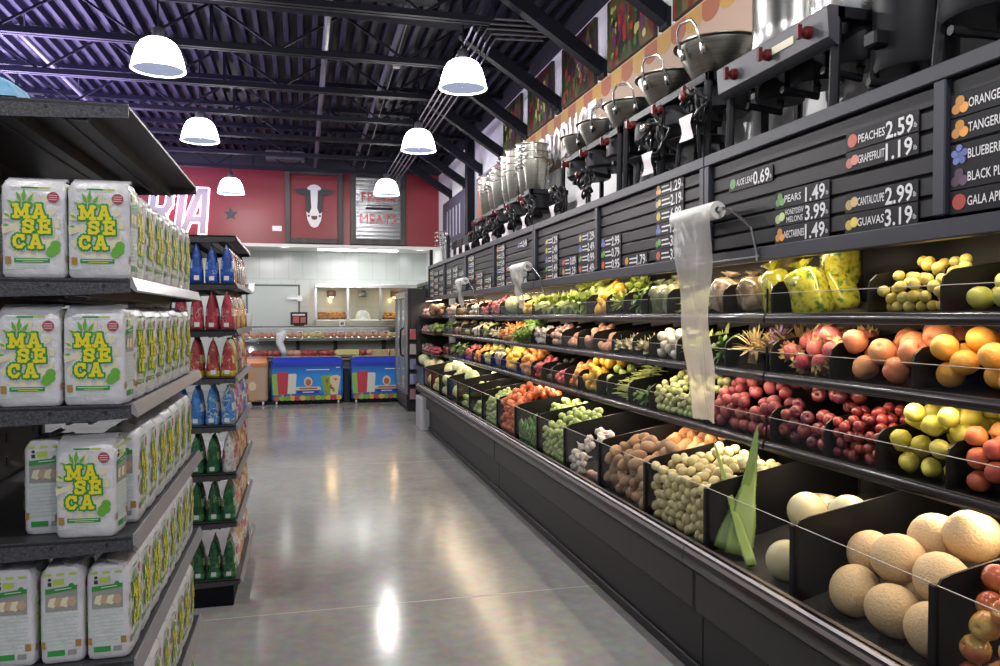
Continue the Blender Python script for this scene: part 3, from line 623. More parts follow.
# ================================================================== left gondola with flour bags
HAM = noise_mat('hammered_metal', [(.35, (.045,.045,.05)), (.65, (.10,.10,.11))], 160, .42, metal=.35, rnd=0, bump=.25, bscale=220)
SHELF_TOP = mat('shelf_paint', (.035,.035,.038), .4, .2)
RAIL = mat('price_rail', (.30,.285,.30), .3, .1)
def shelf_board(t, xf, xb, y0, y1, z, th=.045, rail=True, dark=False):
    """one gondola shelf: pan, turned-down ends, ribs under it, price rail on the aisle edge"""
    b = MB(); b.bbox((xb, y0, z-.012), (xf, y1, z), .003, 2)
    for yy, dy in ((y0, .004), (y1-.004, .004)):   # tapered end plates
        vs = [(xb, yy, z), (xf, yy, z), (xf, yy, z-th*.62), (xf-.12, yy, z-th*.75), (xb, yy, z-th)]
        vs += [(x, y+dy, zz) for x, y, zz in vs]; b.add(vs, [(0,1,2,3,4)[::-1], (5,6,7,8,9)] + [(i, (i+1) % 5, (i+1) % 5+5, i+5) for i in range(5)])
    for fx in (.09, .24): b.box((xf-fx-.045, y0+.01, z-.04), (xf-fx, y1-.01, z-.012), 2); b.box((xf-fx-.004, y0+.01, z-.044), (xf-fx+.004, y1-.01, z-.012), 0); b.box((xf-fx-.05, y0+.01, z-.044), (xf-fx-.042, y1-.01, z-.012), 0)
    for hx in (.055, .17): b.tube([(xf-hx, y0-.0008, z-.016), (xf-hx, y0+.001, z-.016)], .0045, 8, 1)
    s = b.build('shelf', [SHELF_TOP if dark else HAM, W_DARK, SHELF_TOP], t)
    if rail:
        b = MB(); b.add([(xf, y0, z+.004), (xf+.004, y0, z+.004), (xf+.016, y0, z-.026), (xf+.012, y0, z-.03), (xf, y0, z-.02), (xf, y1, z+.004), (xf+.004, y1, z+.004), (xf+.016, y1, z-.026), (xf+.012, y1, z-.03), (xf, y1, z-.02)],
            [(0,1,2,3,4), (9,8,7,6,5)] + [(i+1, i, i+5, i+6) for i in range(4)] + [(0,4,9,5)]); b.build('price_rail', SHELF_TOP if dark else RAIL, s)
        if not dark:
            b = MB(); b.add([(xf+.0052, y0+.01, z-.001), (xf+.0052, y1-.01, z-.001), (xf+.0155, y1-.01, z-.025), (xf+.0155, y0+.01, z-.025)], [(0,1,2,3)])
            b.build('price_strip', mat('price_strip_clear', (.27,.235,.255), .18), s)
    return s
GX, GY0, GY1 = -.385, 1.95, 3.12
GZ = [(2.085, .05, .0), (1.685, .05, 0), (1.395, .05, 0), (1.09, .05, 0), (.80, .05, 0), (.47, .05, 0), (.16, .05, 0)]
t = empty('flour_gondola', (0,0,0), label='tall dark metal shelving at left stacked with flour bags', cat='shelving')
for i, (z, th, _) in enumerate(GZ): shelf_board(t, GX, GX-.52, GY0, GY1, z, th, rail=i > 0)
b = MB(); b.bbox((GX-.56, GY0, 0), (GX-.525, GY1, 2.1), .003)
for r in range(5):
    for k in range(24): b.box((GX-.526, GY0+.06+r*.25, .3+k*.075), (GX-.5235, GY0+.085+r*.25, .33+k*.075), 1)
b.build('back_panel', [STEEL_BLK2, W_DARK], t)
for yy in (GY0+.01, GY1-.045):
    b = MB(); b.bbox((GX-.57, yy, 0), (GX-.515, yy+.035, 2.12), .003)
    for k in range(60): b.box((GX-.55, yy-.0008, .2+k*.031), (GX-.535, yy+.001, .215+k*.031), 1)
    b.build('upright', [HAM, W_DARK], t)
b = MB(); b.box((GX-.5, GY0+.02, 0), (GX-.04, GY1-.02, .145)); b.build('base_plinth', STEEL_BLK, t)
# folded blue cloth on top
b = MB(); b.v = []; n = 9; m_ = 7
vs = []; fs = []
for i in range(n):
    for j in range(m_):
        u, v = i/(n-1), j/(m_-1); e_ = max(abs(u-.5), abs(v-.5))*2
        vs.append((-.11+.22*u, -.10+.2*v, (.085*(1-e_**3) + .012)*(.8+.2*v) + .01*math.sin(5*u+3*v)*(1-e_)))
for i in range(n-1):
    for j in range(m_-1): fs.append((i*m_+j, (i+1)*m_+j, (i+1)*m_+j+1, i*m_+j+1))
b.add(vs, fs); tag(b.build('blue_cloth', noise_mat('cloth_blue', [(.3,(.10,.28,.48)),(.7,(.2,.42,.62))], 20, .8, bump=.4), None, True, loc=(-.735, 2.08, 2.086)), 'folded light blue cloth on the very top of the left shelving', 'cloth')

# ---- flour bag: one mesh, printing on front, back and the two narrow sides
BW, BH, BD = .132, .222, .094
BM = [mat('bag_paper', (.66,.655,.68), .36, bump=.5, bscale=35, coat=.15), mat('ink_green', (.03,.30,.05), .4), mat('ink_yellow', (.82,.70,.02), .4), mat('ink_white', (.72,.72,.72), .4), mat('ink_cream', (.74,.69,.48), .4), mat('ink_seal', (.42,.06,.08), .4), mat('ink_leaf', (.14,.42,.04), .4), mat('ink_lime', (.50,.62,.10), .4), mat('ink_brown', (.38,.22,.05), .4), mat('ink_tan', (.52,.36,.24), .5), mat('ink_grey', (.30,.31,.28), .5), mat('ink_pale', (.50,.63,.52), .5), mat('ink_black', (.04,.05,.03), .5)]
LET = {
 'M': [[(.12,0),(.12,1)],[(.12,1),(.5,.2)],[(.5,.2),(.88,1)],[(.88,1),(.88,0)],[(-.02,.03),(.26,.03)],[(.74,.03),(1.02,.03)],[(0,.97),(.2,.97)],[(.8,.97),(1,.97)]],
 'A': [[(.12,0),(.46,1)],[(.54,1),(.88,0)],[(.28,.32),(.72,.32)],[(0,.03),(.26,.03)],[(.74,.03),(1,.03)],[(.4,.97),(.6,.97)]],
 'S': [[(.84,.72),(.84,.92)],[(.84,.80),(.66,.96),(.36,.96),(.18,.8),(.22,.6),(.5,.52),(.78,.42),(.84,.22),(.66,.05),(.36,.05),(.16,.2)],[(.16,.06),(.16,.28)]],
 'E': [[(.2,0),(.2,1)],[(.04,.97),(.82,.97)],[(.04,.03),(.86,.03)],[(.2,.5),(.62,.5)],[(.82,.78),(.82,.97)],[(.86,.03),(.86,.24)],[(.6,.4),(.6,.6)]],
 'C': [[(.84,.7),(.84,.95)],[(.84,.78),(.66,.95),(.4,.95),(.2,.78),(.14,.5),(.2,.22),(.4,.05),(.66,.05),(.86,.24)]],
}
SK = [0]
def bag_mesh(seed):
    q = random.Random(seed); b = MB(); n = 28; lev = [0, .012, .05, .12, .22, .5, .78, .88, .93, .965, .985]
    vs = []; 
    def ring(z, sx, sy, jit):
        out = []
        for j in range(n):
            a = 2*PI*(j+.5)/n; c, s = math.cos(a), math.sin(a); e = .28
            x = math.copysign(abs(c)**e, c)*sx; y = math.copysign(abs(s)**e, s)*sy
            out.append((x+q.uniform(-jit, jit), y+q.uniform(-jit, jit), z+q.uniform(-jit, jit)))
        return out
    for v in lev:
        k = 1.; jit = .0006
        if v < .03: k = .93 + v*2; jit = .001
        if v > .9: k = 1 - (v-.9)*.9; jit = .0022
        vs += ring(v*BH, BW/2*k, BD/2*(k if v < .9 else k*(1-(v-.9)*2.2)), jit)
    m = len(lev); fs = [(i*n+j, i*n+(j+1) % n, (i+1)*n+(j+1) % n, (i+1)*n+j) for i in range(m-1) for j in range(n)]
    fs.append(tuple(range(n))[::-1]); fs.append(tuple((m-1)*n+j for j in range(n)))
    b.add(vs, fs, 0)
    # folded and crimped top
    z = BH*.985; w = BW*.46
    b.add([(-w,-.018,z),(w,-.018,z),(w,.012,z+.006),(-w,.012,z+.006),(-w*.98,-.034,z-.006),(w*.98,-.034,z-.005),(-w,.0,z+.012),(w,.002,z+.012)], [(0,4,5,1),(6,4,5,7),(6,7,2,3),(0,1,7,6)], 0)
    body = len(b.f)
    def pn(face):   # print frame: origin bottom centre of the face
        yf = BD/2 + .0004
        return {'f': (Vector((0,-yf,0)), X, -Y), 'k': (Vector((0,yf,0)), -X, Y), 'r': (Vector((BW/2+.0004,0,0)), Y, X), 'l': (Vector((-BW/2-.0004,0,0)), -Y, -X)}[face]
    def stroke(face, pts, w, m, d):
        O, U, W = pn(face)
        for (u0, v0), (u1, v1) in zip(pts, pts[1:]):
            SK[0] += 1; d_ = d + 2.2e-5*(SK[0] % 40)
            dx, dy = u1-u0, v1-v0; l = math.hypot(dx, dy) or 1; dx, dy = dx/l*w/2, dy/l*w/2
            b.add([O+U*(a)+Z*(c)+W*d_ for a, c in ((u0-dx+dy, v0-dy-dx), (u1+dx+dy, v1+dy-dx), (u1+dx-dy, v1+dy+dx), (u0-dx-dy, v0-dy+dx))], [(0,1,2,3)], m)
    def poly(face, pts, m, d):
        O, U, W = pn(face); b.add([O+U*u+Z*v+W*d for u, v in pts], [tuple(range(len(pts)))], m)
    def circ(face, cu, cv, r, m, d, n=14, rv=None): poly(face, [(cu+r*math.cos(2*PI*i/n), cv+(rv or r)*math.sin(2*PI*i/n)) for i in range(n)], m, d)
    for F in ('f', 'k'):
        # cream rays behind the name
        for i in range(14):
            a = 2*PI*i/14 + .1; r0, r1 = .018, .058
            poly(F, [(-.004+r0*math.cos(a-.1), .115+r0*1.2*math.sin(a-.1)), (-.004+r1*math.cos(a-.13), .115+r1*1.35*math.sin(a-.13)), (-.004+r1*math.cos(a+.13), .115+r1*1.35*math.sin(a+.13)), (-.004+r0*math.cos(a+.1), .115+r0*1.2*math.sin(a+.1))], 4, .0002+.00001*i)
        circ(F, -.004, .115, .034, 4, .0004, 18, .046)
        # corn leaves top left, husk lower right
        for (u, v, l, a, w) in ((-.022,.165,.030,1.9,.008),(-.018,.165,.036,1.5,.009),(-.012,.163,.030,1.05,.008),(-.030,.158,.026,2.5,.008),(-.044,.135,.016,2.6,.006),(-.046,.118,.014,3.3,.006),(-.006,.158,.024,.6,.007)):
            c, s = math.cos(a), math.sin(a); poly(F, [(u,v),(u+c*l*.5+s*w/2, v+s*l*.5-c*w/2),(u+c*l,v+s*l),(u+c*l*.5-s*w/2, v+s*l*.5+c*w/2)], 6, .0006+.00009*int(u*-300+20))
        circ(F, -.022, .165, .012, 4, .0009, 10)
        circ(F, .034, .074, .012, 4, .0004, 10, .016)
        for qi, (u, v, r) in enumerate(((.040,.062,.012),(.046,.074,.011),(.036,.056,.010),(.047,.063,.009))): circ(F, u, v, r, 6, .0006+.00012*qi, 9)
        # name, three lines, white then green then yellow
        H = .0315; rows = (('MA', -.036, .1350), ('SE', -.0205, .1015), ('CA', -.0395, .0675))
        for wd, m, d in ((.0180, 3, .0010), (.0142, 1, .0021), (.0068, 2, .0032)):
            SK[0] = 0
            for txt, u0, v0 in rows:
                for k, ch in enumerate(txt):
                    wl = .0335 if ch == 'M' else .0285; uu = u0 + (k*.0335 if txt[0] != 'M' else k*.0375)
                    for st in LET[ch]: stroke(F, [(uu+a*wl*.86, v0+c*H*.86) for a, c in st], wd, m, d)
        # seal, banner, small brown square, thin text bars
        circ(F, .042, .181, .0125, 5, .0006, 18)
        for k in range(3): stroke(F, [(.034,.186-.005*k),(.050,.186-.005*k)], .0014, 3, .0009)
        poly(F, [(-.038,.034),(.034,.034),(.034,.044),(-.038,.044)], 1, .0006)
        stroke(F, [(-.033,.0405),(.029,.0405)], .0016, 3, .0009); stroke(F, [(-.02,.0365),(.02,.0365)], .0014, 2, .0009)
        poly(F, [(-.056,.030),(-.044,.030),(-.044,.047),(-.056,.047)], 8, .0006)
        stroke(F, [(-.034,.028),(.03,.028)], .0014, 11, .0006); stroke(F, [(-.030,.024),(.024,.024)], .0014, 11, .0006)
        stroke(F, [(-.056,.020),(-.036,.020)], .003, 11, .0006); stroke(F, [(-.042,.2005),(-.022,.2005)], .0035, 11, .0004)
        stroke(F, [(-.02,.2015),(.012,.2015)], .004, 1, .0004); stroke(F, [(.014,.2015),(.034,.2015)], .004, 7, .0004)
    for F in ('r', 'l'):
        hw = .033
        circ(F, -.024, .193, .004, 12, .0005, 8); poly(F, [(-.028,.178),(-.020,.178),(-.020,.187),(-.028,.187)], 12, .0005); poly(F, [(-.017,.180),(.006,.180),(.006,.194),(-.017,.194)], 7, .0005)
        poly(F, [(-hw,.160),(hw,.168),(hw,.178),(-hw,.172)], 1, .0006); circ(F, .021, .177, .006, 1, .0008, 10); stroke(F, [(-.012,.1695),(.02,.172)], .002, 3, .0009)
        poly(F, [(-hw,.120),(hw,.120),(hw,.168),(-hw,.160)], 10, .0004)
        for k in range(4): c = -.020+.013*k; poly(F, [(c-.009,.133+.003*(k % 2)),(c+.004,.128),(c+.013,.140),(c+.008,.152),(c-.004,.150)], 9 if k % 2 else 4, .0007+.0001*k)
        for k in range(9): stroke(F, [(-hw, .112-.0085*k), (hw-(.012 if k % 3 == 2 else 0), .113-.0085*k)], .0022 if k % 4 else .0032, 11, .0005)
        poly(F, [(-.030,.018),(.006,.018),(.006,.031),(-.030,.031)], 1, .0005); poly(F, [(.012,.018),(.030,.018),(.030,.030),(.012,.030)], 10, .0005)
        poly(F, [(.028,.036),(.040,.036),(.040,.052),(.028,.052)], 8, .0006); poly(F, [(-.042,.036),(-.034,.036),(-.034,.052),(-.042,.052)], 8, .0006)
        for k in range(3): poly(F, [(-.036+.026*k,.2015),(-.02+.026*k,.2015),(-.02+.026*k,.207),(-.036+.026*k,.207)], 7, .0004)
    me = bpy.data.meshes.new('flour_bag'); me.from_pydata(b.v, [], b.f); me.validate()
    for mm in BM: me.materials.append(mm)
    for i, (p, m) in enumerate(zip(me.polygons, b.m)): p.material_index = m; p.use_smooth = i < body
    me.update(); return me
BAGS = [bag_mesh(i) for i in range(5)]
BAGN = [0]
def bag(x, y, z, face, lbl, grp, rz=0.):
    """face 'a' looks to the aisle (+X), 'c' looks along the aisle to the entrance (-Y)"""
    q = random.Random(BAGN[0]*7+3); BAGN[0] += 1
    o = link('flour_bag', BAGS[BAGN[0] % 5], None, (x, y, z+.001), (0, 0, (PI/2 if face == 'a' else 0) + rz + q.uniform(-.04, .04)))
    o.scale = (1, 1, q.uniform(.985, 1.02)); tag(o, lbl, 'bag', grp)
SN = ['upper','second','third','fourth','fifth','lowest']
hx = BD/2
for si, (z, _, _) in enumerate(GZ[1:]):
    sn = SN[si]; g = 'flour bags on the %s shelf' % sn
    xc = GX - .012 - hx; y = GY0 + .02
    if si in (0, 1):
        dx = .0 if si == 0 else -.012
        for k, (xx, s) in enumerate(((-.452, 'right'), (-.587, 'left'))):
            bag(xx+dx, GY0+.008+BD/2, z, 'c', '%s of two green lettered flour bags at the near end of the %s shelf' % (s, sn), g)
        y = GY0 + .008 + BD + .008; nn = 7
    elif si == 2:
        bag(-.484, GY0+.012+BD/2, z, 'c', 'tilted green lettered flour bag standing at the near end of the fourth shelf', g, -.10)
        bag(-.585, GY0+.13, z, 'a', 'flour bag half hidden behind the tilted bag on the fourth shelf', g, PI)
        y = GY0 + .125; nn = 7
    else: nn = 8
    for k in range(nn):
        yc = y + BW/2 + k*(BW+.006)
        if yc + BW/2 > GY1 - .002: continue
        w = 'nearest' if k == 0 else ORD[k] + ' nearest'
        bag(xc, yc, z, 'a', '%s flour bag in the row facing the aisle on the %s shelf' % (w, sn), g)
    if si in (3, 4):
        for k in (1, 2): bag(xc-k*(BD+.005), y+BW/2, z, 'a', '%s near bag behind the aisle bag on the %s shelf, showing its narrow printed side' % (ORD[k-1], sn), g)

# ================================================================== far gondola with snack pouches
FX, FY0, FY1 = -.36, 4.50, 5.68
FZ = [2.04, 1.78, 1.525, 1.265, 1.00, .735, .47, .15]
t = empty('snack_gondola', (0,0,0), label='dark shelving behind the flour shelves filled with coloured snack pouches', cat='shelving')
for i, z in enumerate(FZ): shelf_board(t, FX if i < 7 else FX+.015, FX-.5, FY0, FY1, z, .05, rail=True, dark=i < 3)
b = MB(); b.bbox((FX-.54, FY0, 0), (FX-.505, FY1, 2.06), .003); b.build('back_panel', STEEL_BLK2, t)
for yy in (FY0+.01, FY1-.045):
    b = MB(); b.bbox((FX-.55, yy, 0), (FX-.5, yy+.035, 2.07), .003); b.build('upright', HAM, t)
b = MB(); b.bbox((FX-.5, FY0+.01, 0), (FX-.02, FY1-.01, .135), .004); b.build('base_plinth', STEEL_BLK, t)
def pouch_mesh(name, body, band, spot_, seed):
    q = random.Random(seed); b = MB(); W, D, H = .145, .074, .228; n = 20
    lev = [(0,.9,.95),(.03,1,1),(.15,1,1),(.35,1,.95),(.55,.99,.84),(.75,.98,.60),(.88,.97,.34),(.94,.97,.10),(1,.98,.05)]
    vs = []
    for v, sx, sy in lev:
        for j in range(n):
            a = 2*PI*(j+.5)/n; c, s = math.cos(a), math.sin(a)
            vs.append((math.copysign(abs(c)**.5, c)*W/2*sx+q.uniform(-.001,.001), math.copysign(abs(s)**.6, s)*D/2*sy+q.uniform(-.001,.001), v*H))
    m = len(lev); fs = [(i*n+j, i*n+(j+1) % n, (i+1)*n+(j+1) % n, (i+1)*n+j) for i in range(m-1) for j in range(n)]
    mi = []
    for i in range(m-1):
        for j in range(n): mi.append(1 if i in (0, 1) and band else (2 if i == 3 and (j % (n//2)) in (2,3,4,5,6,7) else 0))
    b.add(vs, fs + [tuple(range(n))[::-1], tuple((m-1)*n+j for j in range(n))], 0); b.m = mi + [0, 0]
    for s in (-1, 1): b.add([(s*(W/2+.0012), -.013, .015), (s*(W/2+.0012), .013, .015), (s*(W/2+.0012), .013, .04), (s*(W/2+.0012), -.013, .04)], [(0,1,2,3)[::s]], 3)
    me = bpy.data.meshes.new(name); me.from_pydata(b.v, [], b.f); me.validate()
    for c, k in ((body, '_body'), (band or body, '_band'), (spot_, '_spot'), ((.75,.75,.75), '_tag')): me.materials.append(mat('pouch_tag', c, .3) if k == '_tag' else noise_mat(name+k, [(.44, c), (.52, tuple(min(.8, v*1.7+.015) for v in c)), (.60, c), (.64, spot_ if k != '_spot' else c), (.68, c)], 22, .22, rnd=.15, coat=.2))
    for p, k in zip(me.polygons, b.m): p.material_index = k; p.use_smooth = True
    me.update(); return me
PK_ = {'blue': ((.015,.07,.33),None,(.4,.45,.5)), 'red': ((.33,.03,.05),(.30,.04,.05),(.55,.35,.3)), 'red and yellow': ((.30,.04,.04),(.62,.42,.04),(.6,.45,.2)), 'light blue': ((.04,.17,.45),(.08,.25,.5),(.55,.6,.62)), 'green': ((.02,.12,.045),(.03,.20,.07),(.3,.4,.2)), 'dark green': ((.012,.08,.03),(.03,.22,.08),(.25,.35,.15)), 'orange': ((.5,.22,.05),None,(.6,.5,.3)), 'brown': ((.12,.03,.03),None,(.3,.1,.1)), 'yellow': ((.6,.42,.05),None,(.6,.2,.1)), 'white': ((.55,.5,.5),None,(.4,.1,.15)), 'pink': ((.45,.12,.25),None,(.6,.5,.5)), 'tan': ((.45,.32,.2),None,(.5,.1,.05))}
PM = {}
for i, (k, v) in enumerate(PK_.items()): PM[k] = pouch_mesh('pouch_' + k.replace(' ', '_'), *v, i)
FSN = ['top','second','third','fourth','fifth','sixth','bottom']
ROWS = [(['blue']*3, ['blue','orange','brown','brown','brown','orange','brown']), (['red']*3, ['red','red','yellow','red','yellow','yellow','red']), (['red and yellow']*3, ['red and yellow','yellow','green','red','white','yellow','red']),
        (['light blue']*3, ['light blue','white','pink','white','pink','light blue','white']), (['green']*2, ['white','tan','red','yellow','orange','tan','red']), (['dark green']*3, ['green','tan','orange','red','orange','yellow','orange']), (['dark green']*3, ['dark green','white','orange','orange','red','white','orange'])]
for si, z in enumerate(FZ[1:]):
    nearr, row = ROWS[si]; g = 'snack pouches on the %s shelf of the far shelving' % FSN[si]
    for k, c in enumerate(row):
        o = link('snack_pouch', PM[c], None, (FX-.045, FY0+.09+k*.152, z+.001), (0,0,PI/2+R.uniform(-.06,.06)))
        o.scale = (1, 1, R.uniform(.92, 1.0)); tag(o, '%s pouch, %s from near end, aisle edge, %s pouch shelf' % (c, ORD[k], FSN[si]), 'pouch', g)
    for k, c in enumerate(nearr):
        o = link('snack_pouch', PM[c], None, (FX-.125-k*.082, FY0+.09, z+.001), (0,0,PI/2+R.uniform(-.1,.1)))
        o.scale = (1, 1, R.uniform(.9, 1.0)); tag(o, '%s pouch, %s in from aisle, near end, %s pouch shelf' % (c, ORD[k+1], FSN[si]), 'pouch', g)
# ================================================================== refrigerated produce case along the right wall
CB_ = mat('case_black', (.009,.009,.010), .4, spec=.3); CG = noise_mat('case_charcoal', [(.3,(.012,.0125,.012)),(.7,(.017,.0175,.017))], 3, .42, rnd=0)
DKB = mat('bin_black', (.008,.008,.009), .4, spec=.2); LIP = mat('lip_black', (.016,.012,.012), .22, coat=.3)
GUARD = clear_mat('acrylic_clear', (.93,.94,.94), .4, .05); EDGE = mat('acrylic_edge_glint', (.45,.45,.44), .15)
GREYP = mat('end_grey', (.42,.43,.45), .5); BRONZE = mat('bronze_trim', (.13,.11,.105), .42, .7); SILV_HIGHLIGHT = mat('silver_trim_and_highlight', (.30,.29,.33), .42, .7)
TUBE = mat('warm_tube_glow', (1,.85,.6), .3, emit=(1,.80,.52), estr=6.)
XD, ZD, SD = 1.70, .57, .26           # deck: front x, front height, slope
XS, SS = 2.0, .13                      # shelves
TZ = {'3': 1.035, '2': 1.345, '1': 1.605}
def base_z(t, x): return ZD + (x-XD)*SD if t == 'd' else TZ[t] + (x-XS)*SS
def extrude(b, prof, y0, y1, m=0):
    n = len(prof); vs = [(x, y0, z) for x, z in prof] + [(x, y1, z) for x, z in prof]
    b.add(vs, [tuple(range(n)), tuple(range(2*n-1, n-1, -1))] + [(i+1 if i+1 < n else 0, i, i+n, (i+1) % n + n) for i in range(n)], m)
def divider(t, y, par, xb=2.46):
    b = MB()
    if t == 'd':
        pr = [(XD, ZD), (XD, ZD+.27), (XD+.02, ZD+.298), (XD+.06, ZD+.31), (xb, base_z('d', xb)+.24), (xb, base_z('d', xb)), (XD, ZD)][:-1]
        extrude(b, pr, y-.004, y+.004); b.bbox((XD-.014, y-.014, ZD-.002), (XD+.004, y+.014, ZD+.285), .004)
    else:
        z = TZ[t]; h = .135 if t == '3' else .125
        pr = [(XS+.012, z), (XS+.012, z+h-.03), (XS+.022, z+h), (XS+.05, z+h+.022), (XS+.10, z+h+.03), (xb, base_z(t, xb)+h+.02), (xb, base_z(t, xb))]
        extrude(b, pr, y-.004, y+.004)
    return b.build('divider', DKB, par)
def guard(t, y0, y1, par):
    b = MB()
    x = XD-.004 if t == 'd' else XS+.006; z0 = ZD if t == 'd' else TZ[t]; h = .285 if t == 'd' else (.115 if t == '3' else .095)
    b.box((x-.002, y0, z0), (x+.002, y1, z0+h), 0)
    b.tube([(x, y0, z0+h), (x, y1, z0+h)], .0016, 5, 1)  # pale tube: bright reflection of the top edge put into its colour
    return b.build('clear_front', [GUARD, EDGE], par)
CASES = [('nearest', .62, 3.08, 2), ('middle', 3.085, 6.755, 3), ('farthest', 6.76, 11.4, 4)]
LIGHTS = []
def light_strip(x, y0, y1, z, par, w, tilt=0.):
    b = MB(); b.bbox((x-.010, y0, z), (x+.010, y1, z+.008), .002); b.build('light_tube', TUBE, par)
    LIGHTS.append((x, (y0+y1)/2, z-.002, y1-y0, w, tilt))
CASE_OBJ = []
for nm, y0, y1, ns in CASES:
    t = empty('produce_case', (0,0,0), label='%s black produce case section along the right wall' % nm, cat='display case'); CASE_OBJ.append((t, y0, y1))
    b = MB(); b.bbox((1.70, y0, 0), (2.56, y1, .30), .004); b.build('kick_plate', CB_, t)
    b = MB(); b.bbox((1.655, y0, .305), (2.56, y1, .515), .012); b.build('front_panel', CG, t)
    b = MB(); b.bbox((1.685, y0, 0), (1.702, y1, .055), .004); b.build('kick_trim', CB_, t)
    # bumper: rounded black nose with metal strips on the top
    pr = [(1.665,.50),(1.63,.502),(1.612,.512),(1.602,.53),(1.60,.552),(1.603,.575),(1.615,.594),(1.64,.606),(1.678,.608),(1.678,.50)]
    b = MB(); extrude(b, pr, y0, y1); b.build('bumper', LIP, t, 50)
    b = MB()
    for (xa, za, xb, zb) in ((1.604,.579,1.612,.592),(1.622,.5995,1.634,.6045),(1.648,.609,1.662,.611)): b.add([(xa-.0025,y0,za+.003),(xb-.002,y0,zb+.0035),(xb-.002,y1,zb+.0035),(xa-.0025,y1,za+.003)], [(0,1,2,3)], 0 if xa != 1.622 else 1)
    b.add([(1.627,y0,.4985),(1.609,y0,.5085),(1.609,y1,.5085),(1.627,y1,.4985)], [(3,2,1,0)], 1)  # lower edge strip: lavender highlight put into the colour
    b.build('bumper_trim_and_highlight', [BRONZE, SILV_HIGHLIGHT], t)
    b = MB(); b.add([(1.68,y0,ZD-.004),(1.70,y0,ZD-.004),(2.5,y0,base_z('d',2.5)),(2.5,y0,.5),(1.68,y0,.5)] + [(1.68,y1,ZD-.004),(1.70,y1,ZD-.004),(2.5,y1,base_z('d',2.5)),(2.5,y1,.5),(1.68,y1,.5)], [(0,1,2,3,4),(9,8,7,6,5)] + [((i+1) % 5, i, i+5, (i+1) % 5+5) for i in range(5)])
    b.build('deck', noise_mat('deck_mat_black', [(.4,(.012,.012,.012)),(.6,(.04,.04,.04))], 120, .5, rnd=0, bump=.6, bscale=160), t)
    b = MB(); b.box((2.5, y0, .3), (2.56, y1, 2.30)); b.build('back_panel', CB_, t)
    b = MB(); b.bbox((2.03, y0, 2.30), (2.60, y1, 2.36), .005); b.add([(2.03,y0,1.885),(2.03,y1,1.885),(2.5,y1,1.99),(2.5,y0,1.99)], [(0,1,2,3)]); b.build('canopy', CB_, t)
    light_strip(2.047, y0+.05, y1-.05, 1.868, t, 2.2)
    L1 = (y1-y0)/ns
    for tk in ('3', '2', '1'):
        for k in range(ns):
            a, c = y0 + k*L1 + .004, y0 + (k+1)*L1 - .004; z = TZ[tk]
            b = MB(); b.add([(XS+.01,a,z-.004),(2.5,a,base_z(tk,2.5)-.004),(2.5,a,base_z(tk,2.5)-.024),(XS+.01,a,z-.024),(XS+.01,c,z-.004),(2.5,c,base_z(tk,2.5)-.004),(2.5,c,base_z(tk,2.5)-.024),(XS+.01,c,z-.024)], [(0,1,2,3),(7,6,5,4),(1,0,4,5),(2,1,5,6),(3,2,6,7),(0,3,7,4)])
            s = b.build('shelf', DKB, t)
            b = MB(); extrude(b, [(XS,z+.006),(XS-.008,z-.004),(XS-.010,z-.026),(XS-.004,z-.034),(XS+.02,z-.034),(XS+.02,z+.006)], a, c); b.build('front_lip', LIP, s, 50)
            b = MB(); b.tube([(XS-.0005, a, z+.0065), (XS-.0005, c, z+.0065)], .0016, 5); b.tube([(XS-.006, a, z-.034), (XS-.006, c, z-.034)], .0012, 5); b.build('lip_trim', BRONZE, s)
            guard(tk, a+.01, c-.01, s)
            b = MB(); b.bbox((XS+.012,a,z),(XS+.02,a+.012,z+.12), .003); b.build('guard_post', DKB, s)
        light_strip(XS+.045, y0+.05, y1-.05, TZ[tk]-.033, t, {'3': 2.6, '2': 1.3, '1': 1.1}[tk])
# case end and far low section
b = MB(); b.bbox((1.58, 10.75, 0), (1.72, 11.25, .46), .01); tag(b.build('end_leg', GREYP), 'pale grey block at the foot of the far case end', 'block')
t = empty('produce_case', (0,0,0), label='small produce case in the far corner beyond the long black cases, beside the cooler', cat='display case')
b = MB(); b.bbox((1.9, 11.45, 0), (2.56, 12.98, .5), .01); b.build('base', CG, t)
b = MB(); b.box((2.5, 11.45, .5), (2.56, 12.98, 2.1)); b.build('back_panel', CB_, t)
b = MB(); b.bbox((1.78, 11.45, .5), (2.5, 12.98, .80), .01); b.build('deck', LIP, t)
for tk in ('3','2','1'):
    z = TZ[tk]; b = MB(); b.bbox((XS-.12, 11.45, z-.034), (2.5, 12.98, z), .006); b.build('shelf', LIP, t)
b = MB(); b.bbox((2.03, 11.45, 2.1), (2.56, 12.98, 2.15), .01); b.build('canopy', CB_, t); light_strip(2.0, 11.5, 12.93, 1.84, t, 4)
for (x, y, z, l, w, tl) in LIGHTS:
    pwr = w * l * 1.5
    area('case_light', (x, y, z), (0, math.radians(-14 + tl), 0), .03, l, pwr, (1,.77,.53))

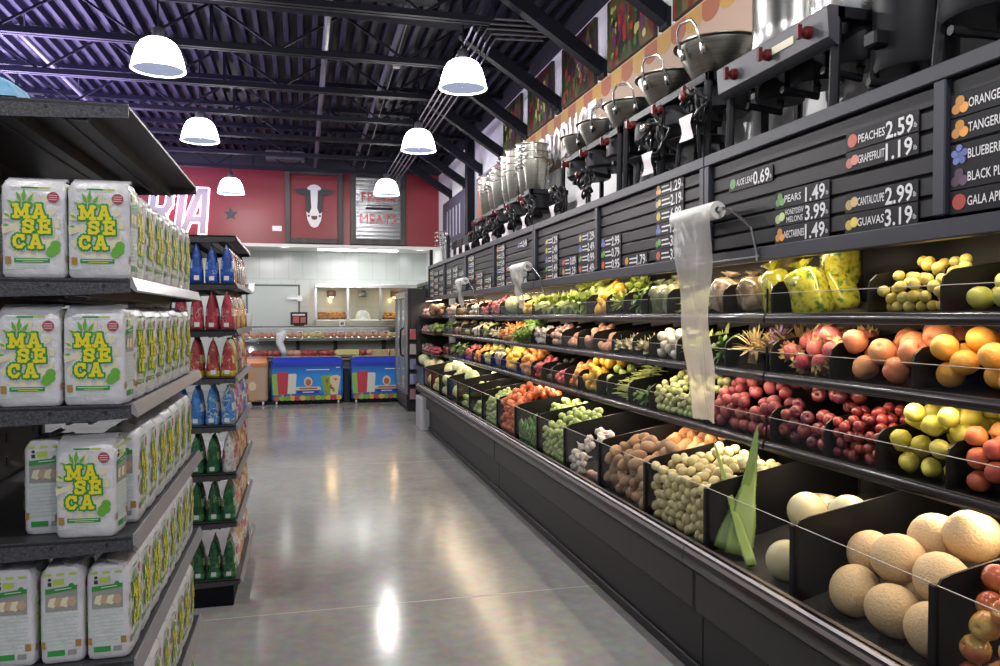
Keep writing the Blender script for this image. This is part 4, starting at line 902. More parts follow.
# ================================================================== slatted price boards above the cases
SLAT = mat('slat_black', (.011,.011,.014), .42, spec=.3); FRM = mat('board_frame', (.026,.029,.043), .42, spec=.4)
YD = [.58 + 1.5*i for i in range(9)]
def price_board(y0, y1, ym, ztop, zbot, lbl, x=2.0):
    t = empty('price_board', (x, (y0+y1)/2, zbot), label=lbl, cat='sign board', group='slatted price boards over the cases'); h = ztop-zbot; hw = (y1-y0)/2; m = ym-(y0+y1)/2 if ym else None
    for a, c in (((-hw, 0), (hw, .062)), ((-hw, h-.055), (hw, h))):
        b = MB(); b.bbox((-.035, a[0], a[1]), (.02, c[0], c[1]), .004); b.build('frame_rail', FRM, t)
    for yy, w in [(-hw, .045), (hw-.045, .045)] + ([(m-.025, .05)] if m is not None else []):
        b = MB(); b.bbox((-.034, yy, .075), (.02, yy+w, h-.055), .004); b.build('frame_stile', FRM, t)
    spans = [(-hw+.045, m-.025), (m+.025, hw-.045)] if m is not None else [(-hw+.045, hw-.045)]
    for a, c in spans:
        b = MB(); z = .075; n = max(3, round((h-.13)/.0767)); p = (h-.13)/n
        for i in range(n):
            b.add([(0,a,z),(0,c,z),(-.012,c,z+.006),(-.012,a,z+.006),(-.012,c,z+p-.012),(-.012,a,z+p-.012),(.0,c,z+p),(.0,a,z+p)], [(1,0,3,2),(2,3,5,4),(4,5,7,6)]); z += p
        b.build('slat_panel', SLAT, t)
    return t
price_board(.58, 3.58, 2.08, 2.405, 1.845, 'price board nearest the camera with fruit pictures and large prices')
price_board(3.585, 6.58, 5.08, 2.405, 1.845, 'price board second from the camera, behind the large plastic bag roll')
price_board(6.585, 9.58, 8.08, 2.405, 1.845, 'price board third from the camera, behind the middle bag roll')
price_board(9.585, 12.55, 11.08, 2.405, 1.845, 'price board fourth from the camera, behind the farthest bag roll')
price_board(12.56, 13.95, 13.25, 2.17, 1.845, 'lowest and farthest price board over the corner case', 2.02)
SB = mat('strip_black', (.010,.010,.013), .42, spec=.2); SW = mat('strip_white', (.78,.77,.80), .45)
ICOL = {'peach': (.55,.10,.04), 'pink': (.50,.16,.12), 'tan': (.48,.34,.14), 'green': (.10,.28,.05), 'lime': (.40,.50,.22), 'orange': (.62,.26,.03), 'blue': (.10,.14,.40), 'plum': (.07,.03,.07), 'red': (.45,.05,.03), 'yellow': (.6,.45,.06)}
IM = {k: mat('icon_' + k, c, .4) for k, c in ICOL.items()}
SIDX = [0]
def strip(y, z, name, price, icon, lbl, w=.36, x=1.986, n2=None, small=False):
    t = empty('price_strip', (x, y, z), label=lbl, cat='price sign', group='price strips on the boards'); h = .073
    b = MB(); b.bbox((-.004, -w/2, -h/2), (0, w/2, h/2), .0015); b.build('strip', SB, t)
    b = MB(); q = random.Random(SIDX[0]); SIDX[0] += 1; dots = {1: [(0,0,.026)], 2: [(-.014,-.006,.02),(.014,.002,.02)], 3: [(-.015,-.010,.017),(.015,-.010,.017),(0,.013,.017)], 5: [(0,0,.013),(-.02,.006,.012),(.02,.006,.012),(-.012,-.017,.012),(.012,-.017,.012),(0,.022,.011)]}[icon[1]]
    for k, (u, v, r) in enumerate(dots): b.disc((-.004, w/2-.038-u, v), -Y, Z, -X, r, 14, .0015+.0004*k, k % 2, ry=r*.95)
    c = ICOL[icon[0]]; b.build('fruit_picture', [IM[icon[0]], mat('icon2_' + icon[0], tuple(min(1, v*1.45+.01) for v in c), .4)], t)
    b = MB()
    if name:
        if n2: b.text(name, (-.0055, w/2-.075, .006), -Y, Z, -X, .024, 0, 0, wmax=.125, align='l', off=.006); b.text(n2, (-.0055, w/2-.085, -.026), -Y, Z, -X, .024, 0, 0, wmax=.11, align='l', off=.006)
        else: b.text(name, (-.0055, w/2-.07, -.015), -Y, Z, -X, .031 if price else .030, 0, 0, wmax=.135 if price else .29, align='l', off=.010, sq=1. if price else .68)
    else:
        for k in range(2 if not small else 1):
            q1 = q.uniform(.05, .09); O = w/2-.08
            b.box((-.0055, O-q1-.03, .006-.025*k), (-.0045, O, .015-.025*k))
    b.build('lettering', SW, t)
    if price:
        b = MB(); b.text(price, (-.0056, -w/2+.150, -.030), -Y, Z, -X, .060, 0, 0, wmax=.128, align='l', off=.018); b.text('lb', (-.0056, -w/2+.020, -.02), -Y, Z, -X, .018, 0, 0, wmax=.014, align='l')
        b.build('price', SW, t)
    return t
for a in ((2.36,2.25,'PEACHES','2.59',('peach',1)),(2.36,2.175,'GRAPEFRUIT','1.19',('pink',2)),(2.36,2.02,'CANTALOUPE','2.99',('tan',2)),(2.36,1.945,'GUAVAS','3.19',('yellow',2)),(3.19,2.225,'ALOE LEAF','0.69',('green',1)),(2.81,2.095,'PEARS','1.49',('green',3)),(2.81,1.945,'NECTARINES','1.49',('orange',3))):
    strip(*a, 'black price strip reading %s %s' % (a[2], a[3]))
strip(2.81, 2.02, 'HONEYDEW', '3.99', ('lime',2), 'black price strip reading HONEYDEW MELONS 3.99', n2='MELONS')
for z, nme, ic in ((2.255,'ORANGES',('orange',3)),(2.18,'TANGERINES',('orange',3)),(2.10,'BLUEBERRIES',('blue',5)),(2.03,'BLACK PLUMS',('plum',3)),(1.955,'GALA APPLES',('red',1))):
    strip(1.86, z, nme, '', ic, 'black picture strip reading %s at the right edge of the view' % nme, w=.38)
cols = {3.58: [(4.0,(1.945,2.02,2.095,2.17,2.245,2.32)),(4.45,(1.945,)),(4.85,(1.945,2.02,2.095))], 5.08: [(5.3,(1.945,2.02,2.095,2.17)),(5.68,(1.945,2.02)),(6.12,(1.92,1.995,2.07,2.145,2.22))],
        6.58: [(7.0,(1.92,1.995,2.27)),(7.42,(1.92,2.07)),(7.82,(1.92,1.995,2.07,2.145,2.22,2.295))], 8.08: [(8.4,(1.92,1.995)),(8.82,(1.92,1.995,2.07)),(9.28,(2.07,2.145,2.22,2.295))],
        9.58: [(9.9,(2.07,2.145)),(10.3,(1.92,1.995,2.145,2.22)),(10.75,(1.92,2.07,2.145,2.22))], 11.08: [(11.4,(1.92,2.0,2.15,2.25)),(11.85,(1.95,2.05,2.15,2.25)),(12.25,(1.92,2.0,2.1,2.2,2.28))]}
PRC = {(4.0,1.945):'3.99',(4.0,2.02):'3.69',(4.0,2.245):'2.19',(4.0,2.17):'6.99',(4.0,2.095):'1.69',(4.0,2.32):'1.29',(4.45,1.945):'1.79',(4.85,1.945):'0.95',(4.85,2.02):'0.79',(4.85,2.095):'2.99'}
BN = {3.58:'second price board, right half',5.08:'second price board, left half',6.58:'third price board, right half',8.08:'third price board, left half',9.58:'fourth price board, right half',11.08:'fourth price board, left half'}
ik = list(ICOL); pr_c = ['1.49','0.99','2.49','1.29','0.89','1.99','3.49']
for yb, cl in cols.items():
    for ci, (yc, zs) in enumerate(cl):
        for zi, z in enumerate(zs):
            strip(yc, z, '', PRC.get((yc, z), pr_c[(ci*3+zi) % 7]), (ik[(ci*5+zi*3) % 10], 1 + (zi % 3)), 'price strip, %s: %s column from right, %s from bottom' % (BN[yb], ORD[ci], ORD[zi]), w=.34)

# ================================================================== plastic bag rolls on wire brackets
BAGP = clear_mat('bag_film', (.95,.95,.95), 1., .18, .6, (.85,.84,.82)); ROLLM = mat('bag_roll_white', (.78,.77,.74), .45)
def bag_roll(yc, zc, l, drop, lbl, lbl2, seed):
    t = empty('bag_roll_holder', (1.9, yc, zc), label='steel wire bracket holding ' + lbl2, cat='bracket')
    b = MB(); b.tube([(-.02,l/2+.03,0),(-.02,-l/2-.05,0)], .010, 8); b.build('spindle', CHROME, t)
    b = MB(); b.tube([(-.02,-l/2-.05,0),(.0,-l/2-.10,-.02),(.03,-l/2-.20,-.10),(.06,-l/2-.20,-.22),(.062,-l/2-.2,-.25)], .007, 8); b.tube([(.062,-l/2-.22,-.23),(.062,l/2,-.23)], .006, 8); b.build('wire_arm', CHROME, t)
    r = empty('bag_roll', (1.88, yc, zc), label=lbl, cat='bag roll')
    b = MB(); b.lathe([(.016,-l/2),(.040,-l/2),(.042,-l/2+.004),(.042,l/2-.004),(.040,l/2),(.016,l/2),(.016,-l/2)], 24, 0, M3=Matrix.Rotation(PI/2, 3, 'X')); b.build('roll', ROLLM, r, 40)
    q = random.Random(seed); n, k = 15, 34; vs = []; fs = []
    for i in range(k):
        v = i/(k-1); z = -drop*v; wv = l*(.88 - .30*min(1, v*1.6) + .02*math.sin(9*v))
        for j in range(n):
            u = j/(n-1)-.5; y = u*wv - .03 - .05*v*(1 if seed == 0 else .3)
            xx = -.041 + .012*math.sin(u*9+seed+v*2)*min(1, v*4) + .007*math.sin(v*14+u*5) + .006*math.sin(u*23+v*9)*min(1, v*3) + .05*v*v
            vs.append((xx, y, z))
    for i in range(k-1):
        for j in range(n-1): fs.append((i*n+j, (i+1)*n+j, (i+1)*n+j+1, i*n+j+1))
    b = MB(); b.add(vs, fs); b.build('hanging_bags', BAGP, r, True)
bag_roll(3.50, 2.095, .42, 1.0, 'large white roll with a long clear bag strip hanging over the shelves', 'the large nearest bag roll', 0)
bag_roll(6.70, 2.03, .46, .36, 'white bag roll in the middle of the price boards with short hanging film', 'the middle bag roll', 1)
bag_roll(9.35, 2.02, .46, .33, 'farthest white bag roll, small, near the cooler end', 'the farthest bag roll', 2)
# ================================================================== cookware on top of the cases
TOPZ = 2.362
KNOB = mat('knob_red', (.10,.010,.011), .4, spec=.3); BURN = mat('burner_black', (.010,.010,.013), .5, spec=.2); PANEL = mat('stove_panel', (.065,.065,.078), .35, spec=.4); HOSE = mat('hose_black', (.012,.012,.014), .3)
def cauldron(loc, r, h, lbl, rz=0., tall=False):
    t = empty('steel_cauldron', loc, rz, lbl, 'pot', 'steel cauldrons on the burner stands')
    rb = r*.62
    b = MB(); b.lathe([(.001,0),(rb-.012,0),(rb,.012),(r*.98,h-.02),(r,h),(r+.022,h+.006),(r+.022,h+.012),(r-.004,h+.004),(rb-.004,.02),(.001,.016)], 32); b.build('bowl', CHROME_D, t, 50)
    for s in (0, PI):
        c, sn = math.cos(s), math.sin(s); M = lambda a, o, z: (c*o - sn*a, sn*o + c*a, z)
        b = MB(); pts = [M(-.075, r*.93, h-.07), M(-.075, r+.02, h+.0), M(-.07, r+.035, h+.06), M(-.04, r+.045, h+.095), M(.04, r+.045, h+.095), M(.07, r+.035, h+.06), M(.075, r+.02, h+.0), M(.075, r*.93, h-.07)]
        b.tube(pts, .0085, 8)
        for a_ in (-.075, .075): b.tube([M(a_, r*.90, h-.09), M(a_, r*.99, h-.03)], .016, 8)
        b.build('handle', CHROME, t, True)
    return t
def stockpot(loc, r, h, lbl, grp=None):
    t = empty('stock_pot', loc, 0, lbl, 'pot', grp)
    b = MB(); b.lathe([(.001,0),(r-.01,0),(r,.01),(r,h*.3),(r,h*.3+.004),(r,h-.01),(r+.012,h),(r-.002,h-.004),(r-.004,.02),(.001,.014)], 36); b.build('body', CHROME, t, 50)
    for s in (0, PI):
        c, sn = math.cos(s), math.sin(s); M = lambda a, o, z: (c*o - sn*a, sn*o + c*a, z)
        b = MB(); b.tube([M(-.06, r*.99, h*.78), M(-.06, r+.04, h*.78), M(.06, r+.04, h*.78), M(.06, r*.99, h*.78)], .007, 8); b.build('handle', CHROME, t)
    return t
def stove(y0, y1, n, z, lbl, panel, legs=True, xf=2.12):
    """long gas burner stand: frame on legs, round burner drums, control panel with knobs"""
    t = empty('burner_stand', (2.34, (y0+y1)/2, TOPZ), label=lbl, cat='burner', group='gas burner stands over the produce'); hw = (y1-y0)/2; z -= TOPZ; xo = xf-2.34
    b = MB()
    for x in (xo+.02, .20): b.bbox((x, -hw, z-.05), (x+.04, hw, z), .004)
    for yy in (-hw, hw-.04): b.bbox((xo+.02, yy, z-.05), (.24, yy+.04, z), .004)
    for k in range(n+1): yy = -hw+.02 + (2*hw-.04)*k/n; b.box((xo+.03, yy-.012, z-.03), (.23, yy+.012, z-.004))
    b.build('frame', BURN, t)
    for k in range(n):
        yy = -hw + (2*hw)*(k+.5)/n; rr_ = min(.19, hw/n*.85)
        b = MB(); b.lathe([(.02,-.19),(rr_*.9,-.19),(rr_,-.17),(rr_,-.02),(rr_+.01,-.01),(rr_-.01,-.012),(rr_-.01,-.15),(.02,-.15)], 24, c=(.03, yy, z)); b.tube([(.03,yy,z-.19),(.03,yy,z-.24),(xo+.06,yy,z-.22)], .018, 8); b.build('burner_drum', BURN, t, 40)
    if panel:
        b = MB(); pr = [(xo+.02,z-.16),(xo-.02,z-.13),(xo-.03,z-.01),(xo-.02,z),(xo+.03,z),(xo+.03,z-.16)]; extrude(b, pr, -hw, hw); b.build('control_panel', PANEL, t, 40)
        b = MB(); b.box((xo-.0295, -hw+.02+.34*2*hw-.09, z-.085), (xo-.024, -hw+.02+.34*2*hw+.07, z-.05)); b.build('sticker', mat('sticker_cream', (.6,.55,.4), .5), t)
    for k in range(n):
        yy = -hw + 2*hw*(k+.42)/n
        b = MB(); Mx = Matrix.Rotation(-PI/2, 3, 'Y'); b.lathe([(.001,.045),(.014,.045),(.016,.03),(.026,.022),(.028,0)], 12, c=(xo-.025 if panel else xo+.01, yy, z-.075), M3=Mx); b.bar((xo-.075 if panel else xo-.04, yy, z-.105), (xo-.075 if panel else xo-.04, yy, z-.045), .018, .02); b.build('knob', KNOB, t, 40)
    for (x, yy) in ((xo+.04,-hw+.03),(xo+.04,hw-.03),(.22,-hw+.03),(.22,hw-.03)) + (((xo+.04,0),(.22,0)) if hw > .5 else ()):
        b = MB(); b.tube([(x,yy,z-.02),(x,yy+.01,z*.5),(x,yy+.02,0)], .022, 8); b.tube([(x,yy+.02,0),(x,yy+.02,.012)], .03, 8); b.build('leg', BURN, t)
    return t
def coil(y, z, r, lbl, seed, x=2.10, paper=True):
    t = empty('gas_hose', (x, y, z), label=lbl, cat='hose', group='coiled gas hoses with regulators')
    q = random.Random(seed); pts = []
    for i in range(60):
        a = 2*PI*i/18; rr_ = r*(.82+.18*math.sin(i*1.7+seed)); pts.append((-.01+.03*math.sin(i*.9)+.0008*i, rr_*math.cos(a), rr_*1.15*math.sin(a)))
    pts += [(.05, r*.3, -r*1.3), (.06, 0, -(z-TOPZ)+.013)]
    b = MB(); b.tube(pts, .011, 7); b.build('hose', HOSE, t, True)
    b = MB(); b.lathe([(.001,.02),(.02,.02),(.028,.008),(.028,-.008),(.02,-.02),(.001,-.02)], 14, c=(-.03, r*.5, r*.75), M3=Matrix.Rotation(PI/2, 3, 'Y')); b.build('regulator', KNOB if seed % 2 else CHROME, t, True)
    b = MB(); b.tube([(-.03, r*.2, r*.75), (-.03, r*.9, r*.75)], .012, 8); b.build('brass_fitting', mat('brass', (.6,.42,.15), .3, .9), t)
    if paper:
        b = MB(); n = 6; vs = []
        for i in range(n):
            for j in range(3): vs.append((-.035-.012*math.sin(i*.9+j), -.07+.07*j+.015*i/n, -r*.6 - .026*i))
        b.add(vs, [(i*3+j, i*3+j+1, i*3+j+4, i*3+j+3) for i in range(n-1) for j in range(2)]); b.build('paper_tag', PAPER, t, True)
    return t
stove(2.80, 3.68, 3, 2.88, 'gas burner stand with a grey control panel and red knobs, nearest one', True)
stove(3.93, 5.13, 3, 2.96, 'black burner stand second from the camera, under the two nearest steel cauldrons', False, xf=2.16)
stove(5.18, 6.50, 3, 2.95, 'black burner stand third from the camera, beside the white wall letters', False, xf=2.16)
stove(7.42, 10.15, 5, 2.86, 'long black burner stand below the stacks of shiny tall pots', False, xf=2.16)
def drum_burner(y, z, r, lbl, x=2.36):
    t = empty('drum_burner', (x, y, TOPZ), label=lbl, cat='burner', group='single black drum burners'); z -= TOPZ
    b = MB(); b.lathe([(.001,z),(r*.95,z),(r,z+.02),(r,z+.32),(r+.012,z+.33),(r-.01,z+.33),(r-.012,z+.03),(.001,z+.02)], 32); b.build('drum', BURN, t, 40)
    for k in range(3):
        a = .4 + 2*PI*k/3; b = MB(); b.tube([(r*.9*math.cos(a), r*.9*math.sin(a), z+.1), (r*1.05*math.cos(a), r*1.05*math.sin(a), 0)], .02, 8); b.build('leg', BURN, t)
    b = MB(); b.tube([(0,0,z),(0,0,z-.06),(-.2,.02,z-.05)], .018, 8); b.build('gas_pipe', BURN, t)
    b = MB(); b.bbox((-r-.06,-.035,z+.08),(-r+.01,.035,z+.14), .008); b.build('valve_box', BURN, t)
drum_burner(2.62, 2.57, .155, 'black drum burner on legs right of the grey control panel')
drum_burner(2.24, 2.64, .20, 'black drum burner on legs nearest the camera, at the top right edge', 2.38)
stockpot((2.38, 3.44, 2.885), .20, .46, 'tall shiny stock pot on the left half of the grey panel burner stand')
stockpot((2.40, 3.02, 2.885), .19, .42, 'shiny stock pot at the near end of the grey panel burner stand')
for i, (y, r, h, z) in enumerate(((4.12,.245,.19,2.963),(4.72,.225,.18,2.963),(5.34,.215,.18,2.953),(5.93,.205,.18,2.953),(6.38,.19,.17,2.953))):
    cauldron((2.36, y, z), r, h, ['nearest','second','third','fourth','farthest'][i] + ' flared steel cauldron in the row on the burner stands', .35+.25*i)
# stacks of tall steel pots, nested
b0 = None
for si, (y, n) in enumerate(((7.85,3),(8.2,4),(8.55,4),(8.9,4),(9.25,3),(9.6,3),(9.95,3))):
    for k in range(n):
        lb = 'tall steel pot, %s from the bottom of the %s nested stack from the camera' % (ORD[k], ORD[si]); loc = (2.36+.03*(si % 2), y, 2.865 + .075*k)
        if b0 is None:
            b0 = empty('nested_steel_pot', loc, 0, lb, 'pot', 'stacks of nested tall steel pots')
            b = MB(); b.lathe([(.001,0),(.08,0),(.085,.01),(.132,.36),(.146,.365),(.146,.372),(.128,.362),(.081,.02),(.001,.014)], 26); b.build('bowl', CHROME_D, b0, 50)
            for s in (-1, 1):
                b = MB(); b.tube([(s*.12,-.05,.29),(s*.17,-.05,.32),(s*.17,.05,.32),(s*.12,.05,.29)], .007, 6); b.build('handle', CHROME, b0)
        else: dup(b0, loc, si*.7+k*.2, lb)
# comal stands between the stove legs
for i, (y, x, lb) in enumerate(((4.25,2.30,'round flat grey griddle pan on legs below the nearest steel cauldron'),(4.82,2.30,'round griddle pan on legs behind the nearest coiled hose'))):
    t = empty('griddle_stand', (x, y, TOPZ), label=lb, cat='griddle', group='round griddle stands on the case top')
    b = MB(); b.lathe([(.001,.25),(.15,.245),(.19,.275),(.197,.278),(.19,.283),(.15,.262),(.001,.265)], 30); b.build('pan', mat('griddle_grey', (.10,.10,.11), .3, .7), t, 50)
    for k in range(3):
        a = 1.2+2*PI*k/3; b = MB(); b.tube([(.14*math.cos(a),.14*math.sin(a),.255),(.17*math.cos(a),.17*math.sin(a),0)], .016, 8); b.build('leg', BURN, t)
for i, (y, z, r, s) in enumerate(((3.96,2.76,.09,1),(4.46,2.68,.125,2),(5.68,2.62,.10,3),(6.35,2.60,.10,4),(7.25,2.62,.10,5),(7.9,2.62,.09,6),(8.6,2.60,.09,7),(9.1,2.58,.10,8),(9.7,2.58,.09,9))):
    coil(y, z, r, '%s coiled black gas hose from the camera hanging at the front of the burner stands' % ORD[i], s)
for i, (y, l) in enumerate(((10.40,'nearer'),(10.82,'middle'),(11.22,'farther'))):
    t = empty('folding_burner', (2.3, y, TOPZ), label='%s dark boxy burner beyond the nested pots near the black column' % l, cat='burner', group='boxy burners near the black column')
    b = MB(); b.bbox((-.16,-.2,.16),(.14,.2,.34), .02); b.build('body', BURN, t)
    for x in (-.13,.11):
        for yy in (-.17,.17): b = MB(); b.tube([(x,yy,.17),(x-.01,yy,0)], .015, 6); b.build('leg', BURN, t)
    b = MB(); b.box((-.19,-.1,.02),(-.187,.06,.2)); b.build('paper_tag', PAPER, t)
t = empty('wire_chrome_rack', (2.25, 11.75, TOPZ-.2), label='shiny chrome wire rack in front of the dark wall plaque', cat='rack')
b = MB()
for k in range(4): b.tube([(-.2+.1*math.cos(a_), .15*math.sin(a_), .52+.06*k) for a_ in [2*PI*i/16 for i in range(16)]], .008, 6, closed=True)
b.build('wire_ring', CHROME, t)
for s in (-1, 1):
    b = MB(); b.tube([(-.2,.14*s,.7),(-.15,.14*s,.3),(-.12,.12*s,0)], .012, 6); b.build('leg', CHROME, t)
for i, (x, y, z0, lb) in enumerate(((2.07,11.3,2.363,'thin black post standing on the price board top near the cooler, closer one'),(1.995,12.4,2.406,'thin black post on the price board top at its far end'))):
    b = MB(); b.bbox((x-.024,y-.03,z0),(x+.024,y+.03,2.78 if i == 0 else 2.66), .006); tag(b.build('black_post', BURN), lb, 'post')

# ================================================================== produce
def solid(prof, n, sz=(1,1,1), wob=None):
    b = MB(); b.lathe(prof, n, wob=wob); b.v = [(x*sz[0], y*sz[1], z*sz[2]) for x, y, z in b.v]; return b
def ball_prof(r, k=9): return [(max(.0008, r*math.sin(PI*i/k)), -r*math.cos(PI*i/k)) for i in range(k+1)]
def apple_prof(r): return [(.001,-.70*r),(.18*r,-.80*r),(.42*r,-.86*r),(.74*r,-.62*r),(.95*r,-.18*r),(1.0*r,.15*r),(.92*r,.52*r),(.68*r,.80*r),(.40*r,.86*r),(.16*r,.72*r),(.001,.55*r)]
def pear_prof(r): return [(.001,-.92*r),(.2*r,-.98*r),(.6*r,-.86*r),(.93*r,-.42*r),(1.0*r,-.05*r),(.86*r,.42*r),(.62*r,.82*r),(.46*r,1.1*r),(.30*r,1.28*r),(.001,1.33*r)]
def mk(name, bm, m, smooth=True):
    me = bpy.data.meshes.new(name); me.from_pydata(bm.v, [], bm.f); me.validate()
    for mm in (m if isinstance(m, (list, tuple)) else [m]): me.materials.append(mm)
    for p, k in zip(me.polygons, bm.m): p.material_index = k; p.use_smooth = smooth
    me.update(); return me
def wob_fn(s, a=.05, c=.03): return lambda t_, z: 1 + a*math.sin(2*t_+s+z*30) + c*math.sin(3*t_+2*s+z*50)
FM = {}
def fm_(k, *a, **kw): FM[k] = noise_mat('skin_'+k, *a, **kw); return FM[k]
fm_('apple', [(.34,(.56,.36,.10)),(.50,(.46,.14,.05)),(.72,(.34,.035,.03))], 16, .22, rnd=.35, stretch=(1,1,.5), coat=.3)
fm_('cantaloupe', [(.0,(.64,.47,.27)),(.06,(.60,.42,.23)),(.14,(.56,.39,.21))], 95, .6, rnd=.0, kind='crackle', bump=.3, bscale=120)
fm_('honeydew', [(.3,(.52,.47,.28)),(.7,(.60,.55,.36))], 7, .4, rnd=.3)
fm_('gold_potato', [(.3,(.50,.42,.20)),(.7,(.62,.55,.29))], 12, .5, rnd=.3)
fm_('russet', [(.3,(.30,.17,.09)),(.7,(.44,.28,.16))], 16, .7, rnd=.3, bump=.3, bscale=90)
fm_('yam', [(.3,(.34,.15,.06)),(.7,(.48,.24,.10))], 14, .6, rnd=.3)
fm_('garlic', [(.3,(.55,.48,.46)),(.7,(.66,.60,.55))], 14, .5, rnd=.3)
fm_('onion', [(.3,(.36,.18,.18)),(.7,(.55,.40,.32))], 9, .35, rnd=.5)
fm_('lime', [(.3,(.28,.38,.10)),(.7,(.42,.50,.18))], 9, .35, rnd=.4)
fm_('chile', [(.3,(.04,.14,.03)),(.7,(.10,.24,.05))], 9, .3, rnd=.4)
fm_('tomato', [(.3,(.60,.12,.04)),(.7,(.68,.20,.07))], 6, .2, rnd=.4, coat=.3)
fm_('peach', [(.3,(.55,.25,.06)),(.55,(.52,.12,.05)),(.75,(.36,.06,.05))], 11, .55, rnd=.5)
fm_('pear', [(.3,(.50,.44,.05)),(.7,(.60,.55,.12))], 8, .4, rnd=.3)
fm_('plum_red', [(.3,(.16,.02,.025)),(.7,(.32,.05,.045))], 9, .25, rnd=.5)
fm_('plum_dark', [(.3,(.10,.02,.035)),(.7,(.25,.055,.055))], 8, .3, rnd=.6)
fm_('potato_red', [(.3,(.20,.03,.045)),(.7,(.36,.085,.09))], 10, .5, rnd=.4)
fm_('tomatillo', [(.3,(.36,.42,.16)),(.7,(.52,.52,.28))], 10, .45, rnd=.5)
fm_('orange', [(.3,(.68,.30,.04)),(.7,(.75,.40,.07))], 10, .4, rnd=.3, bump=.3, bscale=260)
fm_('grapefruit', [(.3,(.62,.19,.09)),(.7,(.68,.32,.14))], 8, .4, rnd=.4, bump=.25, bscale=240)
fm_('dragon', [(.3,(.46,.05,.09)),(.7,(.56,.16,.14))], 10, .45, rnd=.3)
fm_('dragon_tip', [(.3,(.42,.36,.12)),(.7,(.55,.40,.18))], 10, .5, rnd=.3)
fm_('guava', [(.3,(.34,.36,.07)),(.7,(.48,.46,.14))], 9, .4, rnd=.3)
fm_('key_lime', [(.3,(.52,.40,.08)),(.7,(.55,.50,.16))], 12, .35, rnd=.5)
fm_('mango', [(.3,(.62,.36,.03)),(.7,(.70,.46,.06))], 7, .35, rnd=.3)
fm_('squash', [(.3,(.66,.36,.04)),(.7,(.72,.48,.08))], 7, .35, rnd=.3)
fm_('onion_white', [(.3,(.62,.58,.46)),(.7,(.74,.71,.62))], 9, .4, rnd=.3)
fm_('pink_root', [(.3,(.46,.20,.14)),(.7,(.58,.34,.24))], 9, .55, rnd=.4)
fm_('avocado', [(.3,(.03,.035,.02)),(.7,(.07,.06,.035))], 12, .5, rnd=.4)
fm_('carrot', [(.3,(.62,.22,.05)),(.7,(.70,.32,.10))], 9, .45, rnd=.3)
fm_('cabbage', [(.3,(.42,.50,.22)),(.7,(.60,.64,.36))], 9, .45, rnd=.3, bump=.5, bscale=25)
fm_('pale_melon', [(.3,(.58,.56,.30)),(.7,(.66,.64,.38))], 7, .4, rnd=.4)
fm_('hot_pink', [(.3,(.50,.06,.11)),(.7,(.58,.14,.16))], 9, .4, rnd=.3)
fm_('radish', [(.3,(.42,.04,.07)),(.7,(.52,.12,.13))], 9, .35, rnd=.4)
fm_('coconut', [(.3,(.20,.11,.06)),(.7,(.34,.22,.13))], 18, .8, rnd=.4, bump=.5)
fm_('leaf_lettuce', [(.3,(.22,.32,.05)),(.7,(.44,.50,.14))], 14, .5, rnd=.4)
fm_('leaf_dark', [(.3,(.03,.10,.02)),(.7,(.10,.20,.04))], 14, .5, rnd=.4)
fm_('leaf_mid', [(.3,(.12,.24,.04)),(.7,(.24,.36,.09))], 14, .5, rnd=.4)
fm_('husk', [(.3,(.42,.30,.14)),(.7,(.60,.48,.26))], 14, .7, rnd=.3)
fm_('pale_stem', [(.3,(.56,.50,.30)),(.7,(.66,.64,.44))], 14, .5, rnd=.3)
fm_('bean', [(.3,(.22,.32,.07)),(.7,(.38,.44,.13))], 14, .45, rnd=.4)
fm_('aloe', [(.3,(.12,.20,.035)),(.7,(.22,.30,.08))], 5, .35, rnd=.2, stretch=(1,1,.2))
fm_('agave', [(.3,(.10,.06,.035)),(.5,(.22,.14,.07)),(.7,(.6,.52,.42))], 22, .7, rnd=.2)
KIND = {  # name -> (object name, radius used for packing, meshes, flat)
}
def kind(k, oname, r, mats, builders): KIND[k] = (oname, r, [mk(oname, bb, mats) for bb in builders])
stem = mat('stem_brown', (.10,.06,.03), .7)
kind('apple', 'gala_apple', .040, FM['apple'], [solid(apple_prof(.040), 18, (1,1,.98), wob_fn(i, .02, .015)) for i in range(3)])
kind('cantaloupe', 'cantaloupe', .076, FM['cantaloupe'], [solid(ball_prof(.076, 14), 28, (1,1,1.08), wob_fn(i, .012, .008)) for i in range(2)])
kind('honeydew', 'honeydew_melon', .078, FM['honeydew'], [solid(ball_prof(.078, 14), 28, (1,1,1.04), wob_fn(i, .012, .008)) for i in range(2)])
kind('gold_potato', 'gold_potato', .0245, FM['gold_potato'], [solid(ball_prof(.0255), 12, (1,.92,1.15), wob_fn(i, .05, .04)) for i in range(4)])
kind('russet', 'russet_potato', .036, FM['russet'], [solid(ball_prof(.036), 12, (1.0,.9,1.5), wob_fn(i, .05, .04)) for i in range(4)])
kind('yam', 'sweet_potato', .042, FM['yam'], [solid(ball_prof(.040), 14, (1.0,.95,2.0), wob_fn(i, .06, .05)) for i in range(3)])
kind('garlic', 'garlic_bulb', .026, FM['garlic'], [solid([(.001,-.02),(.014,-.022),(.025,-.012),(.028,.0),(.022,.014),(.010,.024),(.005,.036),(.003,.05)], 12, (1,1,1), lambda t_, z: 1+.08*math.cos(6*t_)) for i in range(2)])
kind('onion', 'small_onion', .030, FM['onion'], [solid([(.001,-.028),(.012,-.029),(.026,-.018),(.031,0),(.025,.018),(.012,.029),(.005,.038),(.003,.048)], 12) for i in range(2)])
kind('lime', 'lime', .026, FM['lime'], [solid(ball_prof(.026, 8), 10, (1,1,1.1)) for i in range(2)])
kind('tomato', 'tomato', .036, FM['tomato'], [solid(apple_prof(.037), 12, (1,1,.86), wob_fn(i, .03, .02)) for i in range(2)])
